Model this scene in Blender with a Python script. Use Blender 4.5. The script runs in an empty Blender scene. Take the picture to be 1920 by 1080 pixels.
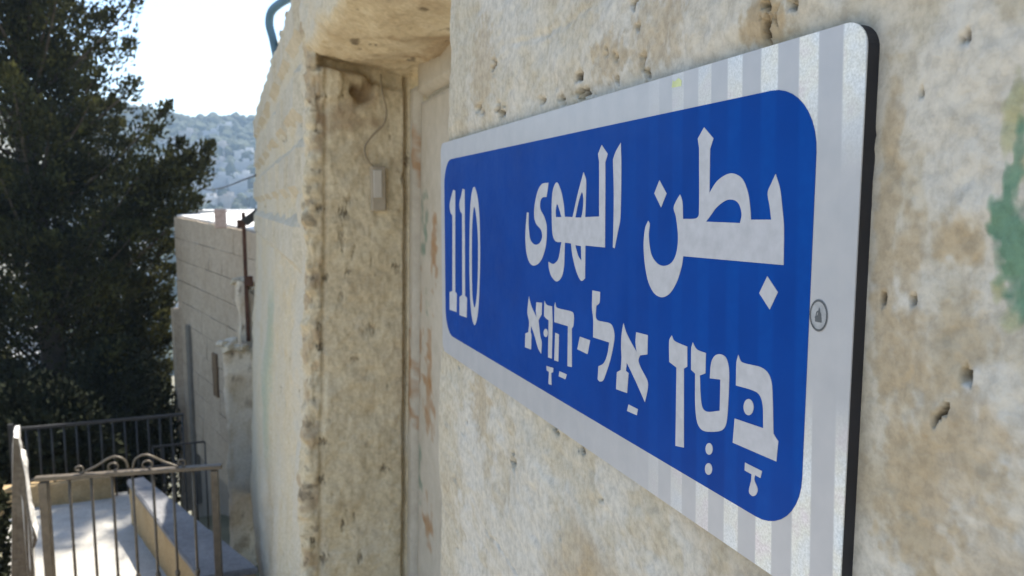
import bpy, bmesh, math, random
import numpy as np
from mathutils import Vector, Matrix
from mathutils.geometry import tessellate_polygon

SC = bpy.context.scene
COL = SC.collection
R = math.radians

# ------------------------------------------------------------------ camera
# The eye is the origin; +Y runs along the alley wall, +X is to the right.
F, IW, IH = 1400.0, 1920.0, 1080.0
YAW, PITCH = R(20.44302206), R(6.27729849)
FW = np.array([math.sin(YAW)*math.cos(PITCH), math.cos(YAW)*math.cos(PITCH), -math.sin(PITCH)])
RT = np.array([math.cos(YAW), -math.sin(YAW), 0.0])
UP = np.cross(RT, FW)
cam = bpy.data.cameras.new('camera'); camo = bpy.data.objects.new('camera', cam); COL.objects.link(camo)
camo.matrix_world = Matrix((( RT[0], UP[0], -FW[0], 0), (RT[1], UP[1], -FW[1], 0), (RT[2], UP[2], -FW[2], 0), (0, 0, 0, 1)))
cam.sensor_width = 36.0; cam.lens = 36.0*F/IW; cam.clip_start = 0.01; cam.clip_end = 3000
cam.dof.use_dof = True; cam.dof.focus_distance = 0.43; cam.dof.aperture_fstop = 17.0
SC.camera = camo

# ------------------------------------------------------------------ sky, sun, exposure
SUN_AZ, SUN_EL = R(30), R(63)           # azimuth to the right of +Y
w = bpy.data.worlds.new('World'); SC.world = w; w.use_nodes = True
nt = w.node_tree; nt.nodes.clear()
sky = nt.nodes.new('ShaderNodeTexSky'); sky.sky_type = 'NISHITA'; sky.sun_disc = False
sky.sun_elevation = SUN_EL; sky.sun_rotation = SUN_AZ
sky.air_density = 1.0; sky.dust_density = 0.55; sky.ozone_density = 0.7
bg = nt.nodes.new('ShaderNodeBackground'); bg.inputs[1].default_value = 0.125
wo = nt.nodes.new('ShaderNodeOutputWorld')
nt.links.new(sky.outputs[0], bg.inputs[0]); nt.links.new(bg.outputs[0], wo.inputs[0])
sl = bpy.data.lights.new('sun', 'SUN'); sl.energy = 4.4; sl.angle = R(0.55); sl.color = (1.0, 0.93, 0.82)
so = bpy.data.objects.new('sun', sl); COL.objects.link(so)
sd = Vector((math.sin(SUN_AZ)*math.cos(SUN_EL), math.cos(SUN_AZ)*math.cos(SUN_EL), math.sin(SUN_EL)))
so.rotation_euler = (-sd).to_track_quat('-Z', 'Y').to_euler()
SC.view_settings.view_transform = 'Standard'; SC.view_settings.look = 'None'
SC.view_settings.exposure = 1.36; SC.view_settings.gamma = 1.0
SC.render.engine = 'CYCLES'
SC.cycles.max_bounces = 10; SC.cycles.diffuse_bounces = 6

# ------------------------------------------------------------------ helpers
def ray(px, py): return FW + RT*((px-IW/2)/F) - UP*((py-IH/2)/F)
def ax(px, py, X): d = ray(px, py); return d*(X/d[0])
def ay(px, py, Y): d = ray(px, py); return d*(Y/d[1])
def az(px, py, Z): d = ray(px, py); return d*(Z/d[2])

def tag(o, label=None, cat=None, group=None, kind=None):
    if label: o['label'] = label
    if cat: o['category'] = cat
    if group: o['group'] = group
    if kind: o['kind'] = kind
    return o
def empty(name, loc=(0, 0, 0)):
    o = bpy.data.objects.new(name, None); o.location = loc; COL.objects.link(o); o.empty_display_size = 0.1; return o
def link(name, me, mat=None, parent=None):
    o = bpy.data.objects.new(name, me); COL.objects.link(o)
    if mat is not None and len(me.materials) == 0: me.materials.append(mat)
    if parent is not None:
        o.parent = parent
        o.matrix_parent_inverse = Matrix.Translation(-parent.location) if parent.type == 'EMPTY' else Matrix.Identity(4)
    return o
def mesh(name, verts, faces, smooth=False):
    me = bpy.data.meshes.new(name); me.from_pydata([tuple(map(float, v)) for v in verts], [], faces); me.update()
    if smooth: me.polygons.foreach_set('use_smooth', [True]*len(me.polygons))
    return me
def bm_mesh(name, bm, smooth=False):
    bmesh.ops.recalc_face_normals(bm, faces=bm.faces[:])
    me = bpy.data.meshes.new(name); bm.to_mesh(me); bm.free()
    if smooth: me.polygons.foreach_set('use_smooth', [True]*len(me.polygons))
    return me
def bm_box(bm, c, s, M=None, bevel=0.0):
    r = bmesh.ops.create_cube(bm, size=1.0); vs = r['verts']
    for v in vs:
        p = Vector((v.co.x*s[0], v.co.y*s[1], v.co.z*s[2]))
        if M is not None: p = M @ p
        v.co = p + Vector(c)
    if bevel > 0:
        es = list({e for v in vs for e in v.link_edges})
        bmesh.ops.bevel(bm, geom=es, offset=bevel, segments=1, affect='EDGES')
def box_mesh(name, c, s, M=None, bevel=0.0):
    bm = bmesh.new(); bm_box(bm, c, s, M, bevel); return bm_mesh(name, bm)
def tube_mesh(name, pts, rad, n=8, caps=True):
    pts = [Vector(p) for p in pts]; rads = rad if hasattr(rad, '__len__') else [rad]*len(pts)
    verts, faces = [], []
    prev = None
    for i, p in enumerate(pts):
        t = (pts[min(i+1, len(pts)-1)] - pts[max(i-1, 0)]).normalized()
        a = prev if prev is not None else (Vector((0, 0, 1)) if abs(t.z) < .9 else Vector((1, 0, 0)))
        b = t.cross(a).normalized(); a = b.cross(t).normalized(); prev = a
        for k in range(n):
            q = 2*math.pi*k/n
            verts.append(p + (a*math.cos(q) + b*math.sin(q))*rads[i])
    for i in range(len(pts)-1):
        for k in range(n):
            faces.append((i*n+k, i*n+(k+1) % n, (i+1)*n+(k+1) % n, (i+1)*n+k))
    if caps: faces.append(tuple(range(n))[::-1]); faces.append(tuple((len(pts)-1)*n+k for k in range(n)))
    return mesh(name, verts, faces, True)
def spline(pts, n=8):
    P = [Vector(p) for p in pts]; out = []
    for i in range(len(P)-1):
        p0, p1, p2, p3 = P[max(i-1, 0)], P[i], P[i+1], P[min(i+2, len(P)-1)]
        for k in range(n):
            t = k/n
            out.append(.5*((2*p1)+(p2-p0)*t+(2*p0-5*p1+4*p2-p3)*t*t+(3*p1-p0-3*p2+p3)*t**3))
    out.append(P[-1]); return out

# numpy gradient noise
def _h(ix, iy, iz, s):
    h = (ix.astype(np.int64)*374761393 + iy.astype(np.int64)*668265263 + iz.astype(np.int64)*2147483647 + s*1274126177) & 0xffffffff
    h = ((h ^ (h >> 13))*1274126177) & 0xffffffff
    h = ((h ^ (h >> 16))*2246822519) & 0xffffffff
    return ((h ^ (h >> 15)) & 0xffff)/32767.5 - 1.0
def noise(P, sc, s=0):
    Q = P*sc; I = np.floor(Q); f = Q-I; f = f*f*f*(f*(f*6-15)+10); I = I.astype(np.int64)
    x, y, z = I[..., 0], I[..., 1], I[..., 2]; fx, fy, fz = f[..., 0], f[..., 1], f[..., 2]
    o = 0
    for dx in (0, 1):
        for dy in (0, 1):
            for dz in (0, 1):
                o = o + _h(x+dx, y+dy, z+dz, s)*(fx if dx else 1-fx)*(fy if dy else 1-fy)*(fz if dz else 1-fz)
    return o
def fbm(P, sc, o=4, s=0, g=.5):
    r = 0; a = 1.0
    for i in range(o): r = r + a*noise(P, sc, s+i*17); sc *= 2.03; a *= g
    return r
def sst(x, a, b): t = np.clip((x-a)/(b-a), 0, 1); return t*t*(3-2*t)

def sheet(name, P, disp, attrs, mat, parent, flip=False):
    """grid P (n,m,3) pushed along its normal by disp; attrs become float point attributes"""
    du = np.gradient(P, axis=0); dv = np.gradient(P, axis=1)
    N = np.cross(du, dv); N /= np.linalg.norm(N, axis=-1, keepdims=True)+1e-12
    if flip: N = -N
    V = P + N*disp[..., None]
    n, m = P.shape[:2]
    idx = np.arange(n*m).reshape(n, m)
    q = np.stack([idx[:-1, :-1], idx[1:, :-1], idx[1:, 1:], idx[:-1, 1:]], -1).reshape(-1, 4)
    if flip: q = q[:, ::-1]
    me = bpy.data.meshes.new(name)
    me.vertices.add(n*m); me.vertices.foreach_set('co', V.reshape(-1).astype(np.float32))
    me.loops.add(q.size); me.loops.foreach_set('vertex_index', q.reshape(-1).astype(np.int32))
    me.polygons.add(len(q)); me.polygons.foreach_set('loop_start', np.arange(0, q.size, 4, dtype=np.int32))
    me.polygons.foreach_set('loop_total', np.full(len(q), 4, np.int32))
    me.polygons.foreach_set('use_smooth', np.ones(len(q), bool))
    me.update(calc_edges=True); me.validate()
    for k, v in attrs.items():
        a = me.attributes.new(k, 'FLOAT', 'POINT'); a.data.foreach_set('value', np.clip(v, 0, 1).reshape(-1).astype(np.float32))
    return link(name, me, mat, parent)

# ------------------------------------------------------------------ materials
def new_mat(name):
    m = bpy.data.materials.new(name); m.use_nodes = True
    nt = m.node_tree; b = nt.nodes['Principled BSDF']; return m, nt, b
def nd(nt, t, **k):
    n = nt.nodes.new(t)
    for a, v in k.items(): setattr(n, a, v)
    return n
def noise_node(nt, vec, scale, detail=4, rough=.55):
    n = nd(nt, 'ShaderNodeTexNoise'); n.inputs['Scale'].default_value = scale; n.inputs['Detail'].default_value = detail
    n.inputs['Roughness'].default_value = rough; nt.links.new(vec, n.inputs['Vector']); return n.outputs[0]
def ramp(nt, fac, stops):
    r = nd(nt, 'ShaderNodeValToRGB'); e = r.color_ramp.elements
    while len(e) < len(stops): e.new(.5)
    for k, (p, c) in enumerate(stops):
        e[k].position = p; e[k].color = (c[0], c[1], c[2], 1) if hasattr(c, '__len__') else (c, c, c, 1)
    nt.links.new(fac, r.inputs[0]); return r.outputs[0]
def mix(nt, fac, a, b, mode='MIX'):
    m = nd(nt, 'ShaderNodeMix', data_type='RGBA', blend_type=mode)
    for sock, v in ((m.inputs[0], fac), (m.inputs[6], a), (m.inputs[7], b)):
        if hasattr(v, 'is_output'): nt.links.new(v, sock)
        elif hasattr(v, '__len__'): sock.default_value = (v[0], v[1], v[2], 1)
        else: sock.default_value = v
    return m.outputs[2]
def attr(nt, name):
    a = nd(nt, 'ShaderNodeAttribute'); a.attribute_name = name; return a.outputs['Fac']
def math_n(nt, op, a, b=None):
    m = nd(nt, 'ShaderNodeMath', operation=op)
    for s, v in zip(m.inputs, (a, b)):
        if v is None: continue
        if hasattr(v, 'is_output'): nt.links.new(v, s)
        else: s.default_value = v
    return m.outputs[0]
def bump(nt, b, h, dist, strength=1.0):
    n = nd(nt, 'ShaderNodeBump'); n.inputs['Distance'].default_value = dist; n.inputs['Strength'].default_value = strength
    nt.links.new(h, n.inputs['Height']); nt.links.new(n.outputs[0], b.inputs['Normal'])

def stone_mat(name, c0, c1, c2, sc=6.0, masks=(), rough=.9, bumpd=.0015, speck=.25, fine=140.0):
    m, nt, b = new_mat(name)
    pos = nd(nt, 'ShaderNodeNewGeometry').outputs['Position']
    n1 = noise_node(nt, pos, sc, 6, .6)
    col = ramp(nt, n1, [(.32, c0), (.5, c1), (.68, c2)])
    n2 = noise_node(nt, pos, sc*6.3, 5, .65)
    col = mix(nt, .35, col, ramp(nt, n2, [(.3, [x*.72 for x in c0]), (.7, [min(.9, x*1.12) for x in c2])]))
    nb = noise_node(nt, pos, sc*2.6, 3, .5)
    for an, colr, soft in masks:
        f = math_n(nt, 'ADD', attr(nt, an), math_n(nt, 'MULTIPLY', math_n(nt, 'SUBTRACT', n2, .5), soft))
        f = ramp(nt, f, [(.18, 0.0), (.5, .55), (.85, 1.0)])
        f2 = math_n(nt, 'MULTIPLY', f, math_n(nt, 'MINIMUM', math_n(nt, 'MULTIPLY', attr(nt, an), 4.0), 1.0))
        col = mix(nt, f2, col, colr)
    n3 = noise_node(nt, pos, fine, 3, .7)
    col = mix(nt, speck, col, ramp(nt, n3, [(.35, .25), (.55, .62), (.7, .8)]), 'OVERLAY')
    nt.links.new(col, b.inputs['Base Color'])
    b.inputs['Roughness'].default_value = rough; b.inputs['Specular IOR Level'].default_value = .25
    h = math_n(nt, 'ADD', math_n(nt, 'MULTIPLY', n3, .35), n2)
    bump(nt, b, h, bumpd, .8)
    return m
def simple_mat(name, c, rough=.5, metal=0.0, sc=30, var=.25, bumpd=0.0, spec=.5):
    m, nt, b = new_mat(name)
    pos = nd(nt, 'ShaderNodeNewGeometry').outputs['Position']
    n = noise_node(nt, pos, sc, 5, .6)
    nt.links.new(ramp(nt, n, [(.3, [x*(1-var) for x in c]), (.7, [min(1, x*(1+var)) for x in c])]), b.inputs['Base Color'])
    b.inputs['Roughness'].default_value = rough; b.inputs['Metallic'].default_value = metal
    b.inputs['Specular IOR Level'].default_value = spec
    if bumpd: bump(nt, b, n, bumpd)
    return m

PLASTER = stone_mat('lime_plaster', (.38, .32, .225), (.44, .385, .29), (.48, .435, .345), 5.0,
    bumpd=.0018, speck=.30, masks=(('paint', (.485, .45, .385), .8), ('brown', (.36, .285, .185), .7), ('yellow', (.33, .32, .19), .8), ('green', (.12, .21, .14), 1.1), ('dirt_dark', (.06, .045, .03), 1.0)))
JAMB = stone_mat('dirty_limestone', (.45, .355, .22), (.53, .44, .29), (.57, .49, .35), 6.0,
    masks=(('paint', (.50, .44, .335), .9), ('brown', (.29, .20, .115), .9), ('green', (.32, .345, .24), .8), ('dirt_dark', (.06, .042, .025), 1.0)), bumpd=.004, fine=80)
BLOCK = stone_mat('dressed_stone', (.41, .345, .245), (.46, .40, .295), (.50, .445, .345), 3.0, bumpd=.003, fine=60)
FARSTONE = stone_mat('building_stone', (.38, .30, .215), (.42, .34, .25), (.46, .38, .29), 1.3, bumpd=.004, fine=30)
BLOCK2 = stone_mat('weathered_render', (.43, .35, .245), (.48, .40, .29), (.52, .44, .335), 5.0, masks=(('paint', (.53, .465, .37), .9), ('brown', (.25, .20, .14), .9), ('dirt_dark', (.08, .06, .045), 1.0)), bumpd=.004, fine=60)
MORTAR = stone_mat('mortar', (.26, .215, .165), (.30, .25, .195), (.34, .29, .23), 4.0, bumpd=.003, fine=60)
LANDING = stone_mat('landing_concrete', (.34, .325, .29), (.39, .375, .335), (.43, .41, .375), 2.5, bumpd=.002, fine=60)
COPING = stone_mat('coping_concrete', (.15, .15, .155), (.19, .19, .195), (.24, .24, .24), 3.5, bumpd=.003, fine=60)
CONCRETE = stone_mat('pale_paving_stone', (.40, .355, .28), (.46, .41, .33), (.51, .46, .39), 2.5, bumpd=.002, fine=60)
WARM = stone_mat('ochre_render', (.30, .21, .10), (.37, .265, .135), (.42, .315, .18), 4.0, bumpd=.004, fine=60)
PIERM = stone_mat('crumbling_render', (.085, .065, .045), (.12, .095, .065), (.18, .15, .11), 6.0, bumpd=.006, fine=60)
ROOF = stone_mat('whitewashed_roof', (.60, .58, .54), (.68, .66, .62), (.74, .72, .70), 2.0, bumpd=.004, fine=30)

# ------------------------------------------------------------------ the wall beside the camera
wall = empty('plastered_wall', (0.4, 1.0, -1.6))
tag(wall, 'old plastered stone wall with flaking paint behind the blue sign, with a doorway in it', 'wall')
WX = 0.2492
YC = lambda z: np.interp(z, [-.447, -.221, .082, .183, .4], [.956, .947, .899, .879, .868])

def pits_on(Pc, d, dirt_dark, pits, to_st, rng, depth=.011):
    """Pc: (n,m,2) surface coordinates in metres. Each pit: centre and half sizes in those coordinates."""
    wob = np.stack([noise(np.dstack([Pc, Pc[..., :1]*0]), 420, 5), noise(np.dstack([Pc, Pc[..., :1]*0]), 420, 9)], -1)
    for (cx, cy, rx, ry, dp) in pits:
        sel = (abs(Pc[..., 0]-cx) < rx*2.6) & (abs(Pc[..., 1]-cy) < ry*2.6)
        if not sel.any(): continue
        q = Pc[sel]; wv = wob[sel]
        rr = np.sqrt(((q[:, 0]-cx)/rx+wv[:, 0]*.85)**2 + ((q[:, 1]-cy)/ry+wv[:, 1]*.85)**2)
        k = 1-sst(rr, .55, 1.15)
        d[sel] -= k*dp*depth
        dirt_dark[sel] = np.maximum(dirt_dark[sel], (1-sst(rr, .5, 1.25))*min(.97, .3+.6*dp))  # recess darkening in the colour, stronger for deeper pits

def near_wall():
    rng = random.Random(4)
    pxs = np.arange(1965, 826, -2.6)
    ys = np.array([ax(p, 500, WX)[1] for p in pxs])          # even steps as the wall recedes
    ys = np.concatenate([np.linspace(-1.6, ys[0]-.01, 30), ys])
    t = (ys-ys[0])/(ys[-1]-ys[0])
    zs = np.concatenate([np.linspace(-1.62, -.54, 40), np.arange(-.525, .33, .002), np.linspace(.345, .86, 30)])
    n, m = len(zs), len(t)
    r = .014
    yc = YC(zs)
    P = np.zeros((n, m+7+24, 3)); P[..., 2] = zs[:, None]
    P[:, :m, 1] = ys[0]+t[None, :]*(yc[:, None]-r-ys[0]); P[:, :m, 0] = WX
    for k in range(7):
        a = (k+1)/7*math.pi/2
        P[:, m+k, 1] = yc-r+r*math.sin(a); P[:, m+k, 0] = WX+r-r*math.cos(a)
    for k in range(24):
        P[:, m+7+k, 1] = yc+.004*k/24; P[:, m+7+k, 0] = WX+r+(k+1)/24*.40
    Y, Z = P[..., 1], P[..., 2]
    d = .0040*fbm(P, 7, 3, 1) + .0016*fbm(P, 30, 3, 2) + .0006*fbm(P, 120, 4, 3, .6)
    lay = fbm(P+.02*noise(P, 30, 8)[..., None], 11, 4, 21)      # coats of lime paint, thicker where they hold
    paint = sst(lay, -.05, .12); d += .0008*paint; paint = .25+.65*sst(lay+.25*fbm(P, 60, 3, 22), -.55, .6)
    # behind the board the wall is flat enough to hang it on
    back = sst(Y, .20, .235)*(1-sst(Y, .905, .93))*sst(Z, -.20, -.175)*(1-sst(Z, .07, .095))
    d = d - .004*sst(Y, .16, .30)*0
    d = np.where(back > 0, d*(1-back) + np.minimum(d, -.001)*back, d)
    d = np.minimum(d, .0035)
    brown = .75*sst(fbm(P, 6, 4, 31), .05, .95); dirt_dark = np.zeros_like(d); green = np.zeros_like(d); yellow = np.zeros_like(d)
    # the strip along the door corner: bare render
    strip = sst(Y, yc[:, None]-.14, yc[:, None]-.06)
    paint = paint*(1-.8*strip)
    def blob(a, px, py, ry, rz, v=1.0):
        c = ax(px, py, WX); wv = .45*noise(P, 130, 41)+.25*noise(P, 330, 42)
        rr = np.sqrt(((Y-c[1])/ry)**2+((Z-c[2])/rz)**2)+wv*.55
        np.maximum(a, v*(1-sst(rr+.25*fbm(P, 260, 2, 45), .35, 1.2)), out=a)
    # sprayed green and yellow paint at the right
    for px, py, ry, rz in ((1905, 480, .009, .020), (1880, 420, .0075, .011), (1910, 300, .0035, .016), (1878, 390, .006, .006),
                           (1925, 540, .012, .016), (1893, 340, .003, .012), (1915, 250, .003, .010)):
        blob(green, px, py, ry, rz, .82)
    for px, py, ry, rz in ((1905, 230, .006, .018), (1918, 300, .006, .012), (1870, 545, .004, .006), (1898, 600, .007, .006)):
        blob(yellow, px, py, ry, rz, .8)
    b2 = np.zeros_like(d)
    for px, py, ry, rz, v in ((1790, 455, .014, .012, .8), (1700, 470, .012, .020, .7), (1690, 690, .018, .03, .75), (1720, 930, .025, .04, .75), (1790, 850, .03, .04, .6), (1800, 640, .02, .025, .5), (1660, 420, .008, .08, .6), (1440, 40, .022, .018, .9), (1230, 60, .05, .03, .5),
                              (1140, 110, .035, .02, .6), (1060, 760, .03, .02, .45), (1350, 960, .02, .02, .5), (900, 760, .05, .05, .5), (910, 120, .05, .06, .5), (1650, 620, .006, .03, .5)):
        blob(b2, px, py, ry, rz, v)
    brown = np.maximum(brown, b2); paint = paint*(1-.7*b2)
    for px, py, ry, rz in ((1790, 1000, .02, .03), (1880, 760, .015, .03), (1780, 330, .012, .02), (1820, 120, .03, .03), (1300, 1010, .03, .03), (1150, 900, .04, .05), (880, 1000, .05, .07)):
        c = ax(px, py, WX); paint = np.maximum(paint, 1-sst(np.sqrt(((Y-c[1])/ry)**2+((Z-c[2])/rz)**2)+.5*noise(P, 60, 44), .6, 1.1))
    pits = []
    for px, py, hw, hh, dp in ((940, 207, 6, 15, 1.3), (932, 125, 4, 11, 1), (901, 204, 4, 6, .7), (1052, 188, 4, 10, 1), (1092, 174, 13, 9, 1.3), (1085, 143, 5, 9, 1.1),
                           (1155, 151, 4, 6, 1), (1156, 106, 5, 6, .9), (1139, 96, 4, 7, .9), (1204, 118, 4, 15, 1), (1211, 137, 5, 5, 1.1), (1196, 52, 4, 7, .8),
                           (1186, 6, 4, 9, 1), (1447, 12, 8, 10, 1.3), (1496, 10, 7, 8, 1.2), (1441, 56, 7, 16, 1), (1463, 38, 6, 7, .9), (1729, 168, 7, 13, 1), 
                           (1821, 70, 5, 5, .4), (1708, 567, 6, 9, 1), (1811, 708, 9, 13, 1.5), (1772, 768, 10, 7, 1.5), (1760, 780, 6, 7, 1.2), (1752, 788, 4, 5, 1),
                           (1035, 803, 5, 8, 1), (1088, 843, 5, 6, 1), (962, 866, 4, 16, .6), (1053, 1000, 3, 16, .4), (1650, 560, 5, 10, .7), 
                           (1130, 940, 8, 5, .3), (860, 690, 4, 5, .5), (848, 640, 3, 6, .5), (1015, 190, 5, 7, .6)):
        c = ax(px, py, WX); e = ax(px-hw, py, WX); g = ax(px, py-hh, WX)
        pits.append((c[1], c[2], max(.0016, abs(e[1]-c[1])), max(.002, abs(g[2]-c[2])), dp))
    for i in range(60):
        y = rng.uniform(.36, .94); z = rng.uniform(-.5, .3); s = rng.uniform(.0008, .0022)*(.6+y)
        pits.append((y, z, s*rng.uniform(.7, 1.6), s*rng.uniform(.7, 1.8), rng.uniform(.15, .5)))
    S2 = np.dstack([Y, Z])
    pits_on(S2[:, :m], d[:, :m], dirt_dark[:, :m], pits, None, rng)
    # cracks
    def crack(pts, wd, dp):
        q = [ax(px, py, WX)[1:] for px, py in pts]
        wob = .004*noise(P, 60, 51)+.0015*noise(P, 200, 52)
        for (a, b) in zip(q[:-1], q[1:]):
            v = b-a; L = np.dot(v, v)
            tt = np.clip(((Y-a[0])*v[0]+(Z-a[1])*v[1])/L, 0, 1)
            dd = np.hypot(Y-a[0]-tt*v[0]+wob, Z-a[1]-tt*v[1]+wob)
            k = 1-sst(dd, 0, wd)
            np.subtract(d, k*dp, out=d)
    crack([(908, 985), (935, 1020), (975, 1078)], .004, .003)
    crack([(950, 90), (1030, 62), (1110, 10)], .004, .0018)
    crack([(1430, 75), (1450, 40), (1470, 5)], .0022, .003)
    crack([(1640, 770), (1720, 700), (1800, 715)], .0016, .0008)
    crack([(1700, 795), (1760, 850), (1850, 880)], .002, .0007)
    crack([(945, 60), (930, 130), (942, 215)], .003, .0012)
    sheet('wall_face', P, d, dict(paint=paint, brown=brown, dirt_dark=dirt_dark, green=green, yellow=yellow), PLASTER, wall)
near_wall()

JY = 2.521
DX = lambda z: .590+.022*(z-.42)
def front_x(Y, z):
    x = .25-.04*np.clip(.49-z, 0, 9) - .006*(Y-JY)
    bulge = sst(Y, 4.25, 4.55)*(1-sst(z, -1.2, -.45))
    return x-.03*bulge
def far_wall():
    rng = random.Random(9)
    zs = np.arange(-2.62, .845, .009)
    r = .025
    xj = np.linspace(.64, .285, 110)
    fr = np.array([ax(p, 386, .25)[1]-ax(576, 386, .25)[1]+JY+r for p in np.arange(576, 484.0, -.9)])
    fr = fr[fr < 7.12]
    n = len(zs); k = 10; m = len(xj)+k+len(fr)
    P = np.zeros((n, m, 3)); P[..., 2] = zs[:, None]
    fx = front_x(JY, zs)
    a0 = len(xj)
    P[:, :a0, 0] = .64+(fx[:, None]+r-.64)*np.linspace(0, 1, a0)[None, :]; P[:, :a0, 1] = JY
    for i in range(k):
        a = (i+1)/(k+1)*math.pi/2
        P[:, a0+i, 0] = fx+r-r*math.sin(a); P[:, a0+i, 1] = JY+r-r*math.cos(a)
    P[:, a0+k:, 1] = fr[None, :]; P[:, a0+k:, 0] = front_x(fr[None, :], zs[:, None])
    X, Y, Z = P[..., 0], P[..., 1], P[..., 2]
    isj = np.zeros((n, m)); isj[:, :a0] = 1
    U = (X-fx[:, None])                                        # depth into the doorway
    d = .010*fbm(P, 4, 3, 61)+.006*fbm(P, 14, 3, 62)+.0025*fbm(P, 50, 3, 63)
    # rubble band along the arris, a groove behind it
    band = (1-sst(np.abs(U-.02), .015, .045))*isj + (1-sst(np.abs(Y-JY-.02), .03, .09))*(1-isj)
    d += band*(.010*fbm(P, 26, 3, 65)+.004)
    groove = (1-sst(np.abs(U-.055-.006*noise(P, 5, 66)), .0, .014))*isj
    d -= groove*.007
    top = sst(Z, -.35, .05)
    # the hollow left by a missing stone under the lintel and the stone beside it
    c = ay(685, 170, JY); rr = np.hypot((X-c[0])/.05, (Z-c[2]-.5*(X-c[0]))/.05)+.55*noise(P, 26, 67)
    hole = (1-sst(rr, .5, 1.05))*isj; d -= .055*hole
    zl = .452-.05*sst(U, .1, .3)+.012*noise(P, 14, 69)              # open joint under the lintel
    d -= .05*sst(Z-zl, -.022, .0)*isj*sst(U, .015, .05)*(1-sst(U, .26, .33))
    c2 = ay(610, 155, JY); rr = np.hypot((X-c2[0])/.07, (Z-c2[2])/.055)+.3*noise(P, 30, 68)
    d += .018*(1-sst(rr, .7, 1.05))*isj
    brown = .6*sst(fbm(P, 7, 4, 71), -.1, 1.0)*isj*top + .55*band*sst(fbm(P, 16, 3, 72), -.3, .7)
    paint = np.where(isj > 0, .6*sst(fbm(P, 5, 4, 73)+.5*(-.75-Z), .1, .9), .2+.7*sst(fbm(P*np.array([1, .5, .22]), 5, 5, 74), -1.5, 1.5))
    paint = paint*(1-.85*band)*(1-hole)*(1-.9*isj*sst(Z, -.1, .25)); brown = np.maximum(brown, .75*hole)
    dirt_dark = .45*band*sst(fbm(P, 34, 3, 75), .35, .8) + .4*isj*sst(fbm(P, 22, 4, 76), .75, 1.1)
    green = np.zeros_like(d)
    for px, y0, y1, wpx in ((500, 470, 800, .035), (503, 900, 980, .03), (492, 560, 900, .02)):
        cy = ax(px, 600, .19)[1]
        za, zb = ax(px, y1, .18)[2], ax(px, y0, .2)[2]
        green = np.maximum(green, .62*(1-sst(np.abs(Y-4.75-.25*noise(P, 1.5, 77))+0*cy, .12, .60))*sst(Z, -1.9, -1.2)*(1-sst(Z, -.7, -.25))*(1-isj))
    pits = []
    def jp(px, py, hw, hh, dp):
        c = ay(px, py, JY); e = ay(px+hw, py, JY); g = ay(px, py-hh, JY)
        pits.append((c[0], c[2], abs(e[0]-c[0]), abs(g[2]-c[2]), dp))
    for p in ((600, 180, 12, 4, 1.2), (640, 180, 6, 4, 1), (600, 390, 10, 6, 1.2), (645, 400, 9, 10, 1), (655, 375, 8, 7, .8), (610, 520, 7, 6, 1), (600, 610, 6, 8, 1.2), (600, 650, 8, 8, 1.2), (605, 830, 8, 8, 1.3),
              (605, 900, 6, 10, 1.2), (585, 1015, 8, 10, 1.4), (608, 1050, 6, 14, 1.2), (720, 880, 10, 7, 1), (643, 985, 4, 9, 1), (676, 1045, 6, 9, 1), (695, 620, 14, 12, .6), (745, 500, 7, 8, .8),
              (655, 510, 6, 5, .9), (765, 300, 5, 12, .8), (755, 330, 5, 12, .8), (590, 240, 5, 12, .9), (640, 450, 8, 22, .6), (665, 970, 4, 8, .6), (750, 1040, 8, 6, .5), (640, 560, 5, 20, .5)):
        jp(*p)
    for i in range(70):
        z = rng.uniform(-1.5, .45); x = rng.uniform(.2, .6); s = rng.uniform(.002, .006)
        pits.append((x, z, s*rng.uniform(.6, 1.5), s*rng.uniform(.7, 2), rng.uniform(.3, .9)))
    dj = np.zeros_like(dirt_dark); pits_on(np.dstack([X, Z])[:, :a0], d[:, :a0], dj[:, :a0], pits, None, rng, .009); dirt_dark = np.maximum(dirt_dark, dj*.6)
    seam = (1-sst(np.abs(X-DX(Z)+.026), .004, .010))*isj; d -= .025*seam       # open joint between stone and door frame
    pits = []
    for i in range(90):
        z = rng.uniform(-1.9, .8); y = rng.uniform(2.6, 5.5); s = rng.uniform(.006, .016)
        pits.append((y, z, s*1.6, s*rng.uniform(.7, 2.5), rng.uniform(.3, 1)))
    for px, py, hw, hh, dp in ((553, 212, 6, 9, .9), (536, 222, 6, 5, 1.1), (540, 255, 3, 14, .8), (549, 325, 3, 22, .8), (567, 230, 3, 9, .7), (565, 320, 3, 10, .7)):
        c = ax(px, py, .245); e = ax(px+hw, py, .245); g = ax(px, py-hh, .245)
        pits.append((c[1], c[2], abs(e[1]-c[1]), abs(g[2]-c[2]), dp))
    pits_on(np.dstack([Y, Z])[:, a0:], d[:, a0:], dirt_dark[:, a0:], pits, None, rng, .012)
    # crumbling crest: the face rolls back over the top course
    crest = sst(Z, .78, .845)
    P[..., 0] += crest*.05*(1-isj)
    sheet('doorway_jamb', P, d, dict(paint=paint, brown=brown, dirt_dark=dirt_dark, green=green), JAMB, wall)
far_wall()

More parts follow.
